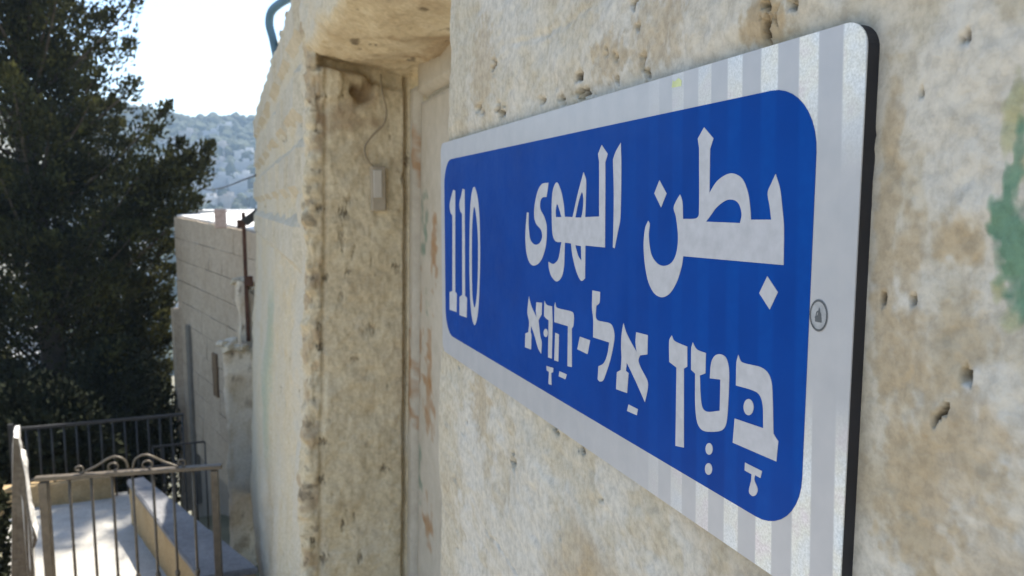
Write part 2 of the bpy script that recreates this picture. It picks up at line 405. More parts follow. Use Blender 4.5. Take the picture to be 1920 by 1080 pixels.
def lintel():
    prof = [(.64, .425), (.60, .43)]
    for k in range(40): prof.append((.59-.29*k/39, .43+.045*(k/39)**1.3))
    for k in range(12):
        a = (k+1)/12*math.pi/2; prof.append((.30-.05*math.sin(a), .525-.05*math.cos(a)))
    for k in range(24): prof.append((.25, .53+.32*(k+1)/24))
    prof = np.array(prof)
    ys = np.concatenate([np.linspace(.72, 1.9, 40), np.linspace(1.91, 2.60, 110)])
    P = np.zeros((len(ys), len(prof), 3)); P[..., 0] = prof[None, :, 0]; P[..., 2] = prof[None, :, 1]; P[..., 1] = ys[:, None]
    d = .016*fbm(P, 5, 3, 81)+.005*fbm(P, 16, 3, 82)+.002*fbm(P, 60, 3, 83)
    sof = 1-sst(P[..., 2], .46, .56)
    d += .02*sof*sst(P[..., 0], .35, .5)*sst(P[..., 1], 2.1, 2.5)*.6
    brown = (.12+.4*sst(fbm(P, 7, 4, 84), -.1, 1.0))*sof
    paint = (1-sof)*.85+ .1*sof*sst(fbm(P, 6, 3, 85), .2, .7)
    dirt_dark = .6*sof*sst(fbm(P*np.array([1, .4, 1]), 30, 4, 86), .6, 1.0)
    green = np.zeros_like(d)
    sheet('lintel', P, d, dict(paint=paint, brown=brown, dirt_dark=dirt_dark, green=green), JAMB, wall)
lintel()
# wall core behind the faces, so the wall has thickness and a top
def prism(name, poly, z0, z1, mat, parent=None):
    n = len(poly); v = [(x, y, z0) for x, y in poly]+[(x, y, z1) for x, y in poly]
    f = [tuple(range(n))[::-1], tuple(range(n, 2*n))]+[(i, (i+1) % n, n+(i+1) % n, n+i) for i in range(n)]
    bm = bmesh.new(); vs = [bm.verts.new(q) for q in v]; [bm.faces.new([vs[i] for i in q]) for q in f]
    return link(name, bm_mesh(name, bm), mat, parent)
prism('wall_core', [(.275, -1.6), (.80, -1.6), (.80, .83), (.275, .83)], -1.62, .83, PLASTER, wall)
prism('wall_core', [(.36, 2.66), (.85, 2.66), (.85, 7.1), (.29, 7.1)], -2.6, .80, PLASTER, wall)
prism('wall_core', [(.33, .83), (.80, .83), (.80, 2.56), (.33, 2.56)], .56, .81, PLASTER, wall)
# ragged crest of the wall: loose stones bedded along the top
rng = random.Random(21)
def rough_block(name, sx, sy, sz, seed, amp=.06, cuts=3):
    bm = bmesh.new(); bmesh.ops.create_cube(bm, size=1.0)
    bmesh.ops.bevel(bm, geom=bm.edges[:], offset=.08, segments=2, affect='EDGES')
    bmesh.ops.subdivide_edges(bm, edges=[e for e in bm.edges if e.calc_length() > .5], cuts=cuts, use_grid_fill=True)
    A = np.array([v.co[:] for v in bm.verts]); nz = np.stack([fbm(A+seed*3.1, 1.7, 3, seed+k) for k in range(3)], -1)
    for v, o in zip(bm.verts, nz): v.co = Vector(((v.co.x+o[0]*amp)*sx, (v.co.y+o[1]*amp)*sy, (v.co.z+o[2]*amp)*sz))
    return bm_mesh(name, bm, True)
crest_meshes = [rough_block('crest_stone', 1, 1, 1, s, .10) for s in range(4)]
y = 2.62
while y < 7.0:
    L = rng.uniform(.16, .38); h = rng.uniform(.05, .11)
    o = link('crest_stone', crest_meshes[rng.randrange(4)], BLOCK, wall)
    o.location = (.385+rng.uniform(-.015, .015), y+L/2, .80+h*.25); o.scale = (.22, L*.96, h); o.rotation_euler = (rng.uniform(-.05, .05), rng.uniform(-.05, .05), rng.uniform(-.06, .06))
    y += L
# dressed stones that show through the plaster beyond the doorway
def face_block(name, y0, y1, z0, z1, seed):
    ny, nz = 8, 5
    ys = np.linspace(y0, y1, ny); zs = np.linspace(z0, z1, nz)
    P = np.zeros((ny, nz, 3)); P[..., 1] = ys[:, None]; P[..., 2] = zs[None, :]; P[..., 0] = front_x(P[..., 1], P[..., 2])
    prof = np.full((ny, nz), -.026); prof[0, :] = prof[-1, :] = 0.02; prof[:, 0] = prof[:, -1] = .02
    P[..., 0] += prof+.006*fbm(P, 9, 3, seed)
    v = P.reshape(-1, 3).tolist(); f = [(i*nz+j, i*nz+j+1, (i+1)*nz+j+1, (i+1)*nz+j) for i in range(ny-1) for j in range(nz-1)]
    me = mesh(name, v, f, False)
    return link(name, me, BLOCK, wall)
sd_ = 300
for z0, z1, cuts in ((-.27, -.006, (2.72, 3.3, 3.9, 4.6, 5.4, 6.3, 7.08)), (.0, .272, (2.66, 3.12, 3.7, 4.4, 5.2, 5.9, 6.5, 7.08)), (.28, .535, (2.70, 3.42, 4.0, 4.8, 5.5, 6.2, 7.08)), (.543, .775, (2.64, 3.2, 3.8, 4.5, 5.3, 6.0, 6.6, 7.08))):
    for a, b in zip(cuts[:-1], cuts[1:]):
        face_block('stone_block', a+.009, b-.009, z0+.007, z1-.007, sd_); sd_ += 7

# ------------------------------------------------------------------ door in the recess
door = empty('metal_door', (.60, 1.7, -1.6)); tag(door, 'grey painted metal door set back in the stone doorway, rusty along its edge', 'door')
DOORM = stone_mat('door_paint', (.37, .32, .245), (.42, .37, .29), (.46, .41, .33), 3.0, masks=(('rust', (.28, .15, .06), 1.1), ('green', (.10, .17, .12), .9)), rough=.6, bumpd=.0006, fine=200, speck=.12)
DX = lambda z: .590+.022*(z-.42)
def door_sheet(name, y0, y1, z0, z1, off, ny, nz, spots):
    ys = np.linspace(y0, y1, ny); zs = np.linspace(z0, z1, nz)
    P = np.zeros((nz, ny, 3)); P[..., 1] = ys[None, :]; P[..., 2] = zs[:, None]; P[..., 0] = DX(P[..., 2])-off
    edge = np.zeros((nz, ny)); edge[0] = edge[-1] = 1; edge[:, 0] = edge[:, -1] = 1
    P[..., 0] += edge*.03
    d = .0012*fbm(P, 4, 3, 91)
    rust = np.zeros_like(d); green = np.zeros_like(d)
    for px, py, ry, rz, kind in spots:
        c = ax(px, py, .575); rr = np.hypot((P[..., 1]-c[1])/ry, (P[..., 2]-c[2])/rz)+.9*fbm(P, 30, 3, 93)
        v = 1-sst(rr, .2, 1.4)
        if kind: np.maximum(green, v*.6, out=green)
        else: np.maximum(rust, v*.72, out=rust)
    return sheet(name, P, d, dict(rust=rust, green=green), DOORM, door)
SP = [(806, 720, .07, .13, 0), (808, 790, .06, .05, 0), (812, 470, .05, .13, 0), (812, 985, .05, .09, 0), (795, 425, .05, .10, 1), (793, 470, .04, .05, 1), (800, 570, .04, .05, 1), (794, 880, .03, .07, 1), (790, 640, .02, .2, 0)]
door_sheet('door_leaf', .90, 2.435, -1.55, .345, 0.0, 90, 150, SP)
door_sheet('door_frame', 2.445, 2.51, -1.6, .40, .018, 8, 120, [(784, 300, .05, .1, 0), (780, 700, .05, .2, 0)])
door_sheet('door_head', .90, 2.44, .352, .47, .012, 60, 10, [])

# ------------------------------------------------------------------ the street sign
sign = empty('street_sign', (WX, .57, -.18)); tag(sign, 'blue and white street name sign with Arabic and Hebrew lettering and number 110', 'sign')
SY0, SY1, SZ0, SZ1 = .2410, .9030, -.1815, .0757
BY0, BY1, BZ0, BZ1 = .2665, .8870, -.1565, .0545
def rrect(y0, y1, z0, z1, r, n=10):
    p = []
    for cy, cz, a0 in ((y1-r, z1-r, 0), (y0+r, z1-r, 90), (y0+r, z0+r, 180), (y1-r, z0+r, 270)):
        for k in range(n+1):
            a = R(a0+90*k/n); p.append((cy+r*math.cos(a), cz+r*math.sin(a)))
    return p
def plate(name, poly, xf, xb, mat, bevel=0):
    bm = bmesh.new(); n = len(poly)
    a = [bm.verts.new((xf, y, z)) for y, z in poly]; b = [bm.verts.new((xb, y, z)) for y, z in poly]
    bm.faces.new(a[::-1]); bm.faces.new(b)
    for i in range(n): bm.faces.new((a[i], a[(i+1) % n], b[(i+1) % n], b[i]))
    return link(name, bm_mesh(name, bm), mat, sign)
BLACK = simple_mat('black_board', (.012, .012, .016), .6, 0, 40, .3)
def sheet_mat():
    m, nt, b = new_mat('retroreflective_white')
    pos = nd(nt, 'ShaderNodeNewGeometry').outputs['Position']; s = nd(nt, 'ShaderNodeSeparateXYZ'); nt.links.new(pos, s.inputs[0])
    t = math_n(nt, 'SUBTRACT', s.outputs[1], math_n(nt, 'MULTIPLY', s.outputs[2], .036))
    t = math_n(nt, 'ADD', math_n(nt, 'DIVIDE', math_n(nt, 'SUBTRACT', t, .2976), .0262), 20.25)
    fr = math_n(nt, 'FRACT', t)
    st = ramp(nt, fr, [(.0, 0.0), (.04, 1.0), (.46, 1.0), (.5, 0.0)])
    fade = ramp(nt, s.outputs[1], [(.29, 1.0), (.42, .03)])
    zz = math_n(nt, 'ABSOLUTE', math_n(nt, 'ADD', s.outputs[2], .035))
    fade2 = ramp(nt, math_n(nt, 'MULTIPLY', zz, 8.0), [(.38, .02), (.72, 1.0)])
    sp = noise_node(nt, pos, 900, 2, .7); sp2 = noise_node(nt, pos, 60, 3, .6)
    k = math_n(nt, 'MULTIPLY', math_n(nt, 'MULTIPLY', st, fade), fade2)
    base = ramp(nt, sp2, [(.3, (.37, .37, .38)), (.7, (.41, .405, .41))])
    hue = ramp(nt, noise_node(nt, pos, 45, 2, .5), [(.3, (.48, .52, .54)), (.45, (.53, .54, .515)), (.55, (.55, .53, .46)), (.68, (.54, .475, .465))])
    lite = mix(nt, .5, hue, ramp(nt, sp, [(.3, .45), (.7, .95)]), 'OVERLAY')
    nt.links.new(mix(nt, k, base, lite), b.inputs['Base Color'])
    b.inputs['Roughness'].default_value = .38; b.inputs['Specular IOR Level'].default_value = .5
    b.inputs['Coat Weight'].default_value = .25; b.inputs['Coat Roughness'].default_value = .2
    bump(nt, b, noise_node(nt, pos, 25, 3), .0008, .4)
    return m
def blue_mat():
    m, nt, b = new_mat('sign_blue')
    pos = nd(nt, 'ShaderNodeNewGeometry').outputs['Position']; s = nd(nt, 'ShaderNodeSeparateXYZ'); nt.links.new(pos, s.inputs[0])
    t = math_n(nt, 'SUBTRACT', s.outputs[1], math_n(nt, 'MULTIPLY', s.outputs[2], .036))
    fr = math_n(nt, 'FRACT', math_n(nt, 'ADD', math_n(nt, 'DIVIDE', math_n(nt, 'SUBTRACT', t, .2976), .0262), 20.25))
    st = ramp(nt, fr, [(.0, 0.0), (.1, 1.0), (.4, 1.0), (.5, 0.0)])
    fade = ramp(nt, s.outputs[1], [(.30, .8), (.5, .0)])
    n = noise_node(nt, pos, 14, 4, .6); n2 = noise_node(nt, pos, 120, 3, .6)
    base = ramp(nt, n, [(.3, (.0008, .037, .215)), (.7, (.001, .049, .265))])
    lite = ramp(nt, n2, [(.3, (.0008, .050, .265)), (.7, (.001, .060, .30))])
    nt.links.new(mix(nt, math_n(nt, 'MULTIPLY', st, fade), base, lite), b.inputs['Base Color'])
    rg = ramp(nt, noise_node(nt, pos, 35, 4, .65), [(.3, .32), (.7, .5)]); nt.links.new(rg, b.inputs['Roughness'])
    b.inputs['Specular IOR Level'].default_value = .06
    bump(nt, b, noise_node(nt, pos, 22, 3), .0008, .4)
    return m
SHEET, BLUE = sheet_mat(), blue_mat()
LETTER = simple_mat('sign_lettering', (.43, .425, .44), .45, 0, 120, .10)
plate('backing_board', rrect(SY0+.0004, SY1-.0004, SZ0+.0004, SZ1-.0004, .0115), .2437, .2520, BLACK)
plate('reflective_sheet', rrect(SY0, SY1, SZ0, SZ1, .0115), .2430, .24365, SHEET)
plate('blue_field', rrect(BY0, BY1, BZ0, BZ1, .031), .24275, .2432, BLUE)
def outline(pts):
    """pts: (x, y) smooth or (x, y, 1) corner. Returns a rounded closed polygon."""
    n = len(pts); out = []
    for i in range(n):
        p0, p1, p2, p3 = pts[i-1], pts[i], pts[(i+1) % n], pts[(i+2) % n]
        a, b = np.array(p1[:2], float), np.array(p2[:2], float)
        c1, c2 = len(p1) > 2, len(p2) > 2
        out.append(a)
        if c1 and c2: continue
        ta = (b-np.array(p0[:2]))*.5 if not c1 else (b-a)
        tb = (np.array(p3[:2])-a)*.5 if not c2 else (b-a)
        L = np.linalg.norm(b-a)
        for tv in (ta, tb):
            l = np.linalg.norm(tv)
            if l > L*1.1: tv *= L*1.1/l
        for k in range(1, 6):
            t = k/6; out.append((2*t**3-3*t*t+1)*a+(t**3-2*t*t+t)*ta+(-2*t**3+3*t*t)*b+(t**3-t*t)*tb)
    return out
def glyph(name, org, sc, outer, holes=(), label=None):
    loops = []
    for L in (outer,)+tuple(holes):
        lp = []
        for x, y in outline(L):
            q = ax(org[0]+x/sc, org[1]+y/sc, .2425); lp.append(Vector((.2425, q[1], q[2])))
        loops.append(lp)
    flat = [v for l in loops for v in l]
    tris = tessellate_polygon(loops)
    verts = [tuple(v) for v in flat]+[(v.x+.00035, v.y, v.z) for v in flat]; n = len(flat)
    faces = [tuple(t) for t in tris]; s = 0
    for l in loops:
        m = len(l)
        faces += [(s+i, s+(i+1) % m, n+s+(i+1) % m, n+s+i) for i in range(m)]; s += m
    bm = bmesh.new(); vs = [bm.verts.new(v) for v in verts]
    for q in faces:
        try: bm.faces.new([vs[i] for i in q])
        except ValueError: pass
    o = link(name, bm_mesh(name, bm), LETTER, sign)
    if label: o['label'] = label
def oval(cx, cy, rx, ry): return [(cx+rx*math.cos(a*math.pi/4), cy+ry*math.sin(a*math.pi/4)) for a in range(8)]
A_, B_, C_, D_ = ((820, 250), 2.7), ((1180, 220), 2.7), ((940, 520), 3.6), ((1220, 600), 3.0)
glyph('digit', *A_, [(80, 285, 1), (90, 290, 1), (90, 803, 1), (98, 810, 1), (97, 905, 1), (62, 893, 1), (62, 803, 1), (76, 798, 1), (76, 415, 1), (67, 402), (62, 365), (70, 322)])
glyph('digit', *A_, [(128, 280, 1), (138, 285, 1), (140, 823, 1), (150, 833, 1), (148, 933, 1), (112, 920, 1), (112, 828, 1), (126, 818, 1), (125, 408, 1), (115, 390), (112, 352), (121, 315)])
glyph('digit', *A_, [(186, 270), (203, 320), (213, 430), (216, 640), (210, 840), (202, 930), (188, 972), (174, 925), (166, 830), (162, 640), (165, 420), (172, 315)],
      [[(187, 372), (197, 420), (205, 520), (206, 640), (203, 770), (196, 855), (188, 882), (179, 845), (175, 760), (174, 640), (175, 500), (179, 415)]])
glyph('letter', *A_, [(928, 48, 1), (931, 180), (926, 430), (912, 505), (897, 582, 1), (888, 577, 1), (891, 470), (893, 300), (889, 132, 1), (904, 90)])
glyph('letter', *A_, [(832, 58, 1), (862, 104, 1), (850, 145, 1), (850, 300, 1), (848, 578, 1), (749, 568, 1), (747, 735, 1), (727, 746), (704, 700), (684, 620), (676, 557, 1), (645, 553, 1), (643, 620), (640, 680), (628, 728), (604, 750), (580, 728),
      (566, 690), (562, 650, 1), (588, 661), (612, 636), (628, 551, 1), (598, 546), (583, 510), (579, 420), (580, 330), (588, 275), (605, 248), (624, 285), (638, 350), (645, 422, 1), (684, 424, 1), (692, 390), (712, 300), (740, 196, 1), (753, 240), (748, 424, 1), (819, 421, 1), (819, 145, 1), (813, 104, 1)],
      [[(606, 358), (617, 385), (628, 424, 1), (600, 424, 1), (599, 390)], [(733, 298), (739, 335), (735, 395), (728, 426, 1), (698, 426, 1), (708, 375), (722, 320)], [(698, 566, 1), (727, 571, 1), (729, 646, 1), (712, 618)]],
      'joined letters of the second Arabic word')
glyph('letter', *A_, [(562, 250, 1), (558, 285), (552, 322, 1), (530, 326), (520, 350), (522, 385), (540, 420), (553, 470), (550, 560), (532, 628), (508, 662), (480, 668), (460, 640), (448, 580), (446, 500), (453, 400, 1), (462, 402, 1), (462, 470), (470, 535), (490, 562), (515, 558), (530, 528), (525, 490), (500, 458), (490, 420), (493, 360), (508, 292), (530, 256)])
glyph('letter', *B_, [(740, 286, 1), (762, 360), (775, 470), (782, 560), (780, 748, 1), (272, 703, 1), (264, 755), (240, 832), (205, 890), (165, 911), (125, 890), (95, 830), (78, 740), (72, 640), (80, 560), (95, 523, 1), (103, 540), (98, 600), (110, 690), (140, 738), (175, 752), (214, 735), (238, 685), (246, 605), (236, 505), (224, 460), (236, 425), (256, 390, 1), (268, 425), (271, 514, 1),
      (335, 512), (352, 490), (353, 155, 1), (346, 108, 1), (378, 50, 1), (425, 106, 1), (408, 160, 1), (405, 382, 1), (442, 325), (490, 290), (530, 285), (572, 312), (600, 380), (612, 465), (615, 518, 1), (718, 518, 1), (710, 450), (700, 382), (718, 335)],
      [[(388, 528, 1), (560, 535, 1), (568, 490), (556, 442), (530, 419), (490, 420), (442, 455), (412, 495)]], 'joined letters of the first Arabic word')
glyph('letter_dot', *B_, [(152, 318, 1), (188, 385, 1), (160, 456, 1), (126, 385, 1)])
glyph('letter_dot', *B_, [(698, 804, 1), (751, 885, 1), (710, 973, 1), (657, 890, 1)])
glyph('letter', *C_, [(186, 128, 1), (201, 190), (238, 272, 1), (232, 225, 1), (236, 168, 1), (274, 172, 1), (272, 250, 1), (250, 290, 1), (262, 395), (272, 440), (268, 515, 1), (248, 480), (222, 388), (200, 325, 1), (197, 370, 1), (203, 385, 1), (200, 487, 1), (159, 472, 1), (162, 378, 1), (182, 370, 1), (187, 300), (176, 240), (180, 180)])
glyph('letter', *C_, [(290, 158, 1), (306, 185), (342, 196, 1), (345, 300), (340, 549, 1), (315, 540, 1), (319, 290, 1), (302, 278), (288, 262, 1)])
glyph('letter_dot', *C_, oval(299, 375, 14, 28))
glyph('letter', *C_, [(362, 168, 1), (376, 205), (476, 232), (489, 262), (485, 330), (475, 345, 1), (475, 606, 1), (446, 600, 1), (449, 330, 1), (357, 302, 1), (358, 200)])
glyph('letter', *C_, [(363, 373, 1), (388, 385, 1), (384, 569, 1), (357, 560, 1)])
glyph('vowel_mark', *C_, [(304, 598, 1), (350, 612, 1), (348, 641, 1), (336, 644, 1), (338, 727, 1), (318, 720, 1), (321, 638, 1), (306, 628, 1)])
glyph('vowel_mark', *C_, [(392, 634, 1), (441, 655, 1), (431, 689, 1), (387, 668, 1)])
glyph('hyphen', *C_, [(530, 400, 1), (599, 425, 1), (581, 519, 1), (512, 485, 1)])
glyph('letter', *C_, [(614, 88, 1), (666, 98, 1), (662, 170), (640, 192, 1), (637, 268), (655, 292), (732, 310), (755, 345), (763, 400), (748, 500), (722, 600), (687, 695), (665, 703), (650, 690, 1), (655, 600, 1), (690, 580), (715, 520), (728, 440, 1), (619, 405, 1), (620, 290), (612, 200)])
glyph('letter', *C_, [(824, 308, 1), (842, 370), (875, 437), (913, 503, 1), (905, 440), (910, 370, 1), (988, 390, 1), (985, 520, 1), (935, 527, 1), (925, 562), (942, 612), (986, 700), (986, 760), (968, 842, 1), (942, 782), (902, 692), (846, 575, 1), (840, 632, 1), (858, 646, 1), (848, 781, 1), (774, 755, 1), (780, 640, 1), (806, 625, 1), (811, 540), (808, 470), (812, 380)])
glyph('vowel_mark', *C_, [(858, 858, 1), (921, 890, 1), (913, 931, 1), (848, 902, 1)])
glyph('letter', *D_, [(118, 86, 1), (135, 118), (205, 150, 1), (205, 262, 1), (186, 274, 1), (186, 718, 1), (139, 708, 1), (145, 268, 1), (104, 236, 1), (104, 115)])
glyph('letter', *D_, [(236, 126, 1), (260, 165), (310, 186, 1), (307, 300, 1), (276, 312, 1), (280, 420), (290, 490), (318, 516), (388, 510, 1), (392, 335, 1), (332, 328, 1), (340, 240), (362, 200), (395, 193), (425, 215), (440, 280), (438, 420), (426, 575), (400, 620), (330, 629), (285, 616), (260, 570), (250, 470), (250, 302, 1), (227, 280, 1), (228, 160)])
glyph('letter', *D_, [(492, 196, 1), (515, 238), (618, 265), (662, 302), (682, 370), (690, 640, 1), (717, 682, 1), (706, 796, 1), (461, 690, 1), (472, 554, 1), (633, 609, 1), (630, 480), (610, 420), (568, 394), (479, 368, 1), (482, 240)])
glyph('letter_dot', *D_, oval(550, 490, 28, 46))
glyph('vowel_mark', *D_, oval(328, 725, 20, 33)); glyph('vowel_mark', *D_, oval(325, 838, 20, 33))
glyph('vowel_mark', *D_, [(530, 802, 1), (626, 850, 1), (616, 889, 1), (586, 872, 1), (583, 900), (601, 950), (592, 982), (571, 990), (552, 965), (565, 900), (567, 868, 1), (528, 846, 1)])
q = ax(1270, 155, .24285); yz = [(q[1]+.006, q[2]-.002), (q[1]-.004, q[2]-.0025), (q[1]-.0045, q[2]+.0005), (q[1]-.001, q[2]+.0026), (q[1]+.003, q[2]+.001), (q[1]+.005, q[2]+.0022)]  # sparkle of the sheeting put in as a small coloured patch
o = link('painted_glint', mesh('painted_glint', [(.24285, a, b) for a, b in yz], [tuple(range(6))]), simple_mat('pale_yellow_glint', (.62, .66, .30), .4), sign); o['label'] = 'pale yellow glint painted on the upper border'
# the small round maker's stamp on the border
STAMP = simple_mat('stamp_grey', (.07, .075, .08), .6, 0, 200, .3)
STAMPL = simple_mat('stamp_pale', (.31, .315, .32), .6, 0, 200, .2)
def ring(name, cy, cz, r0, r1, x, mat, n=28):
    v, f = [], []
    for k in range(n):
        a = 2*math.pi*k/n
        for r in (r0, r1): v.append((x, cy+.75*r*math.cos(a), cz+r*math.sin(a)))
    for k in range(n): f.append((2*k, 2*k+1, 2*((k+1) % n)+1, 2*((k+1) % n)))
    bm = bmesh.new(); vs = [bm.verts.new(q) for q in v]; [bm.faces.new([vs[i] for i in q]) for q in f]
    return bm_mesh(name, bm)
st_ = link('stamp', ring('stamp', .2607, -.0485, .0001, .0072, .24285, STAMP), STAMPL, sign)
for nm, r0, r1 in (('stamp_ring', .0062, .0072), ('stamp_ring', .0015, .0022)):
    link(nm, ring(nm, .2607, -.0485, r0, r1, .2427, STAMP), STAMP, st_)
o = link('stamp_mark', mesh('stamp_mark', [(.24268, .2625, -.0515), (.24268, .2585, -.0515), (.24268, .2588, -.0495), (.24268, .2604, -.0445), (.24268, .2612, -.0485), (.24268, .2628, -.0492)], [(0, 1, 2, 3, 4, 5)]), STAMP, st_)

# ------------------------------------------------------------------ intercom and its cable on the jamb
ic = empty('intercom', tuple(ay(707, 395, JY-.02))); tag(ic, 'small grey intercom with a pale button plate on the far side of the doorway', 'intercom')
GREYP = simple_mat('tan_plastic', (.33, .275, .20), .5, 0, 40, .1); PALEP = simple_mat('pale_plastic', (.44, .40, .34), .4, 0, 40, .06)
a, b = ay(693, 312, JY), ay(722, 396, JY)
link('housing', box_mesh('housing', ((a[0]+b[0])/2, JY-.008, (a[2]+b[2])/2), (b[0]-a[0], .036, a[2]-b[2]), None, .004), GREYP, ic)
a, b = ay(697, 319, JY), ay(714, 371, JY)
link('button_plate', box_mesh('button_plate', ((a[0]+b[0])/2, JY-.028, (a[2]+b[2])/2), (b[0]-a[0], .008, a[2]-b[2]), None, .002), PALEP, ic)
CABM = simple_mat('dusty_cable', (.27, .215, .14), .7, 0, 30, .2)
cb = tube_mesh('intercom_cable', spline([ay(704, 316, JY-.012), ay(688, 300, JY-.014), ay(684, 275, JY-.014), ay(700, 252, JY-.012), ay(720, 232, JY-.012), ay(724, 205, JY-.012), ay(716, 170, JY+.0), ay(714, 140, JY+.02)], 6), .0034, 8)
tag(link('intercom_cable', cb, CABM), 'thin dusty cable curving up the doorway stone from the intercom', 'cable')

# ------------------------------------------------------------------ blue pipe on top of the wall
PIPE = simple_mat('teal_pipe', (.045, .12, .19), .45, 0, 12, .15)
pp = spline([ay(519, 110, 4.25), ay(512, 74, 4.22), ay(505, 45, 4.2), ay(509, 22, 4.15), ay(526, 6, 4.05), ay(556, -10, 3.9), ay(600, -32, 3.7), (.42, 3.6, 1.12), (.50, 3.6, .95), (.50, 3.6, .79)], 8)
tag(link('water_pipe', tube_mesh('water_pipe', pp, .021, 12), PIPE), 'teal blue pipe bending over the top of the plastered wall', 'pipe')

# ------------------------------------------------------------------ ground, steps, landing
def slab(name, poly, z0, z1, mat): return tag(prism(name, poly, z0, z1, mat), kind='structure')
slab('alley_pavement', [(-3.2, -4), (.30, -4), (.30, 2.7), (-3.2, 2.7)], -2.0, -1.6, CONCRETE)
for i in range(4):
    slab('stair_step', [(-1.75, 2.7+i*.36), (.28, 2.7+i*.36), (.28, 2.7+(i+1)*.36), (-1.75, 2.7+(i+1)*.36)], -2.7, -1.6-.17*(i+1), CONCRETE)
slab('bounce_slab', [(-7, 2.8), (-1.8, 2.8), (-1.45, 4.7), (-1.85, 7.0), (-1.2, 7.0), (-1.2, 7.4), (-7, 7.4)], -3.6, -3.15, CONCRETE)  # added pale slab that bounces sunlight onto the building face
slab('landing_pavement', [(-1.75, 4.14), (.20, 4.14), (-.10, 4.55), (-.79, 6.30), (-.85, 6.98), (-1.80, 6.98), (-1.42, 5.0), (-1.36, 4.62), (-1.75, 4.62)], -2.75, -2.45, LANDING)
slab('light_well_floor', [(-.12, 4.56), (.3, 4.56), (.3, 7.2), (-.84, 7.2), (-.84, 6.99), (-.78, 6.31)], -3.6, -3.4, MORTAR)
# terrain: one sheet from the alley down into the valley and up the far hillside
def hgt(X, Y):
    r = Y+.10*np.abs(X)
    z = np.interp(r, [-700, 5, 9, 14, 40, 140, 215, 430, 520, 760], [-3.2, -3.2, -3.4, -6.0, -22, -52, -42, 44, 47, 30])
    P = np.stack([X, Y, X*0], -1)
    return z + sst(r, 100, 260)*(2.5*fbm(P, .012, 3, 111)) + sst(r, 20, 60)*.8*fbm(P, .05, 3, 112)
def terrain():
    ys = np.concatenate([np.linspace(-90, 0, 10), np.linspace(4, 60, 30), np.linspace(65, 640, 120)])
    xs = np.concatenate([np.linspace(-420, -90, 30), np.linspace(-85, 85, 70), np.linspace(90, 420, 30)])
    P = np.zeros((len(ys), len(xs), 3)); P[..., 0] = xs[None, :]; P[..., 1] = ys[:, None]; P[..., 2] = hgt(P[..., 0], P[..., 1])
    m = stone_mat('hillside_earth', (.10, .105, .055), (.19, .17, .11), (.30, .27, .20), .05, bumpd=.05, fine=1.0)
    o = sheet('hillside', P, np.zeros(P.shape[:2]), {}, m, None, True); tag(o, kind='structure'); return o
terrain()

# ------------------------------------------------------------------ beyond the steps: gate, piers, parapet, railing
METAL = simple_mat('brown_gate_paint', (.105, .085, .06), .45, .2, 25, .3, .001)
DARKM = simple_mat('dark_railing_paint', (.028, .027, .027), .5, .3, 25, .3)
GZ = -1.45
gl, gr = az(82, 903, GZ), az(402, 881, GZ)
gate = empty('garden_gate', (float((gl[0]+gr[0])/2), float((gl[1]+gr[1])/2), -2.4)); tag(gate, 'low brown metal gate with thin bars and scrolls along its top rail', 'gate')
gd = Vector(gr-gl); gL = gd.length; gd.normalize(); gM = Matrix.Rotation(math.atan2(gd.y, gd.x), 3, 'Z')
def gpt(t, z, off=0): return Vector(gl)+gd*(t*gL)+Vector((0, 0, z-GZ))+Vector((-gd.y, gd.x, 0))*off
def gate_box(name, t, z, s, bevel=.002): return link(name, box_mesh(name, gpt(t, z), s, gM, bevel), METAL, gate)
gate_box('post', 0.0, -1.945, (.042, .042, .99)); gate_box('post', 1.0, -1.945, (.036, .042, .99))
gate_box('top_rail', .5, -1.432, (gL+.08, .04, .022)); gate_box('bottom_rail', .5, -2.32, (gL-.07, .035, .03))
for px in (128, 168, 207, 245, 283, 321, 360):
    t = (px-82)/320.0
    bar = link('bar', tube_mesh('bar', [gpt(t, -2.31), gpt(t, -1.445)], .0075, 8), METAL, gate)
    link('collar', tube_mesh('collar', [gpt(t, -2.05), gpt(t, -2.035), gpt(t, -2.02), gpt(t, -2.005)], [.009, .014, .014, .009], 8), METAL, bar)
def scroll(sgn, c):
    pts = [gpt(c-sgn*.285, -1.418), gpt(c-sgn*.20, -1.385), gpt(c-sgn*.12, -1.345), gpt(c-sgn*.075, -1.34), gpt(c-sgn*.03, -1.362), gpt(c-sgn*.012, -1.41)]
    link('scroll', tube_mesh('scroll', spline(pts, 8), .006, 6), METAL, gate)
    ci = [gpt(c-sgn*.30+.035*math.cos(a)*(1-.06*k)*1.0, -1.395+.026*math.sin(a)*(1-.06*k)) for k, a in enumerate(np.linspace(-1.5, 5.2, 14))]
    link('scroll', tube_mesh('scroll', ci, .005, 6), METAL, gate)
    ci = [gpt(c-sgn*.10+.03*math.cos(a), -1.395+.022*math.sin(a)) for a in np.linspace(-1.5, 4.2, 12)]
    link('scroll', tube_mesh('scroll', ci, .005, 6), METAL, gate)
scroll(1, .50); scroll(-1, .50)

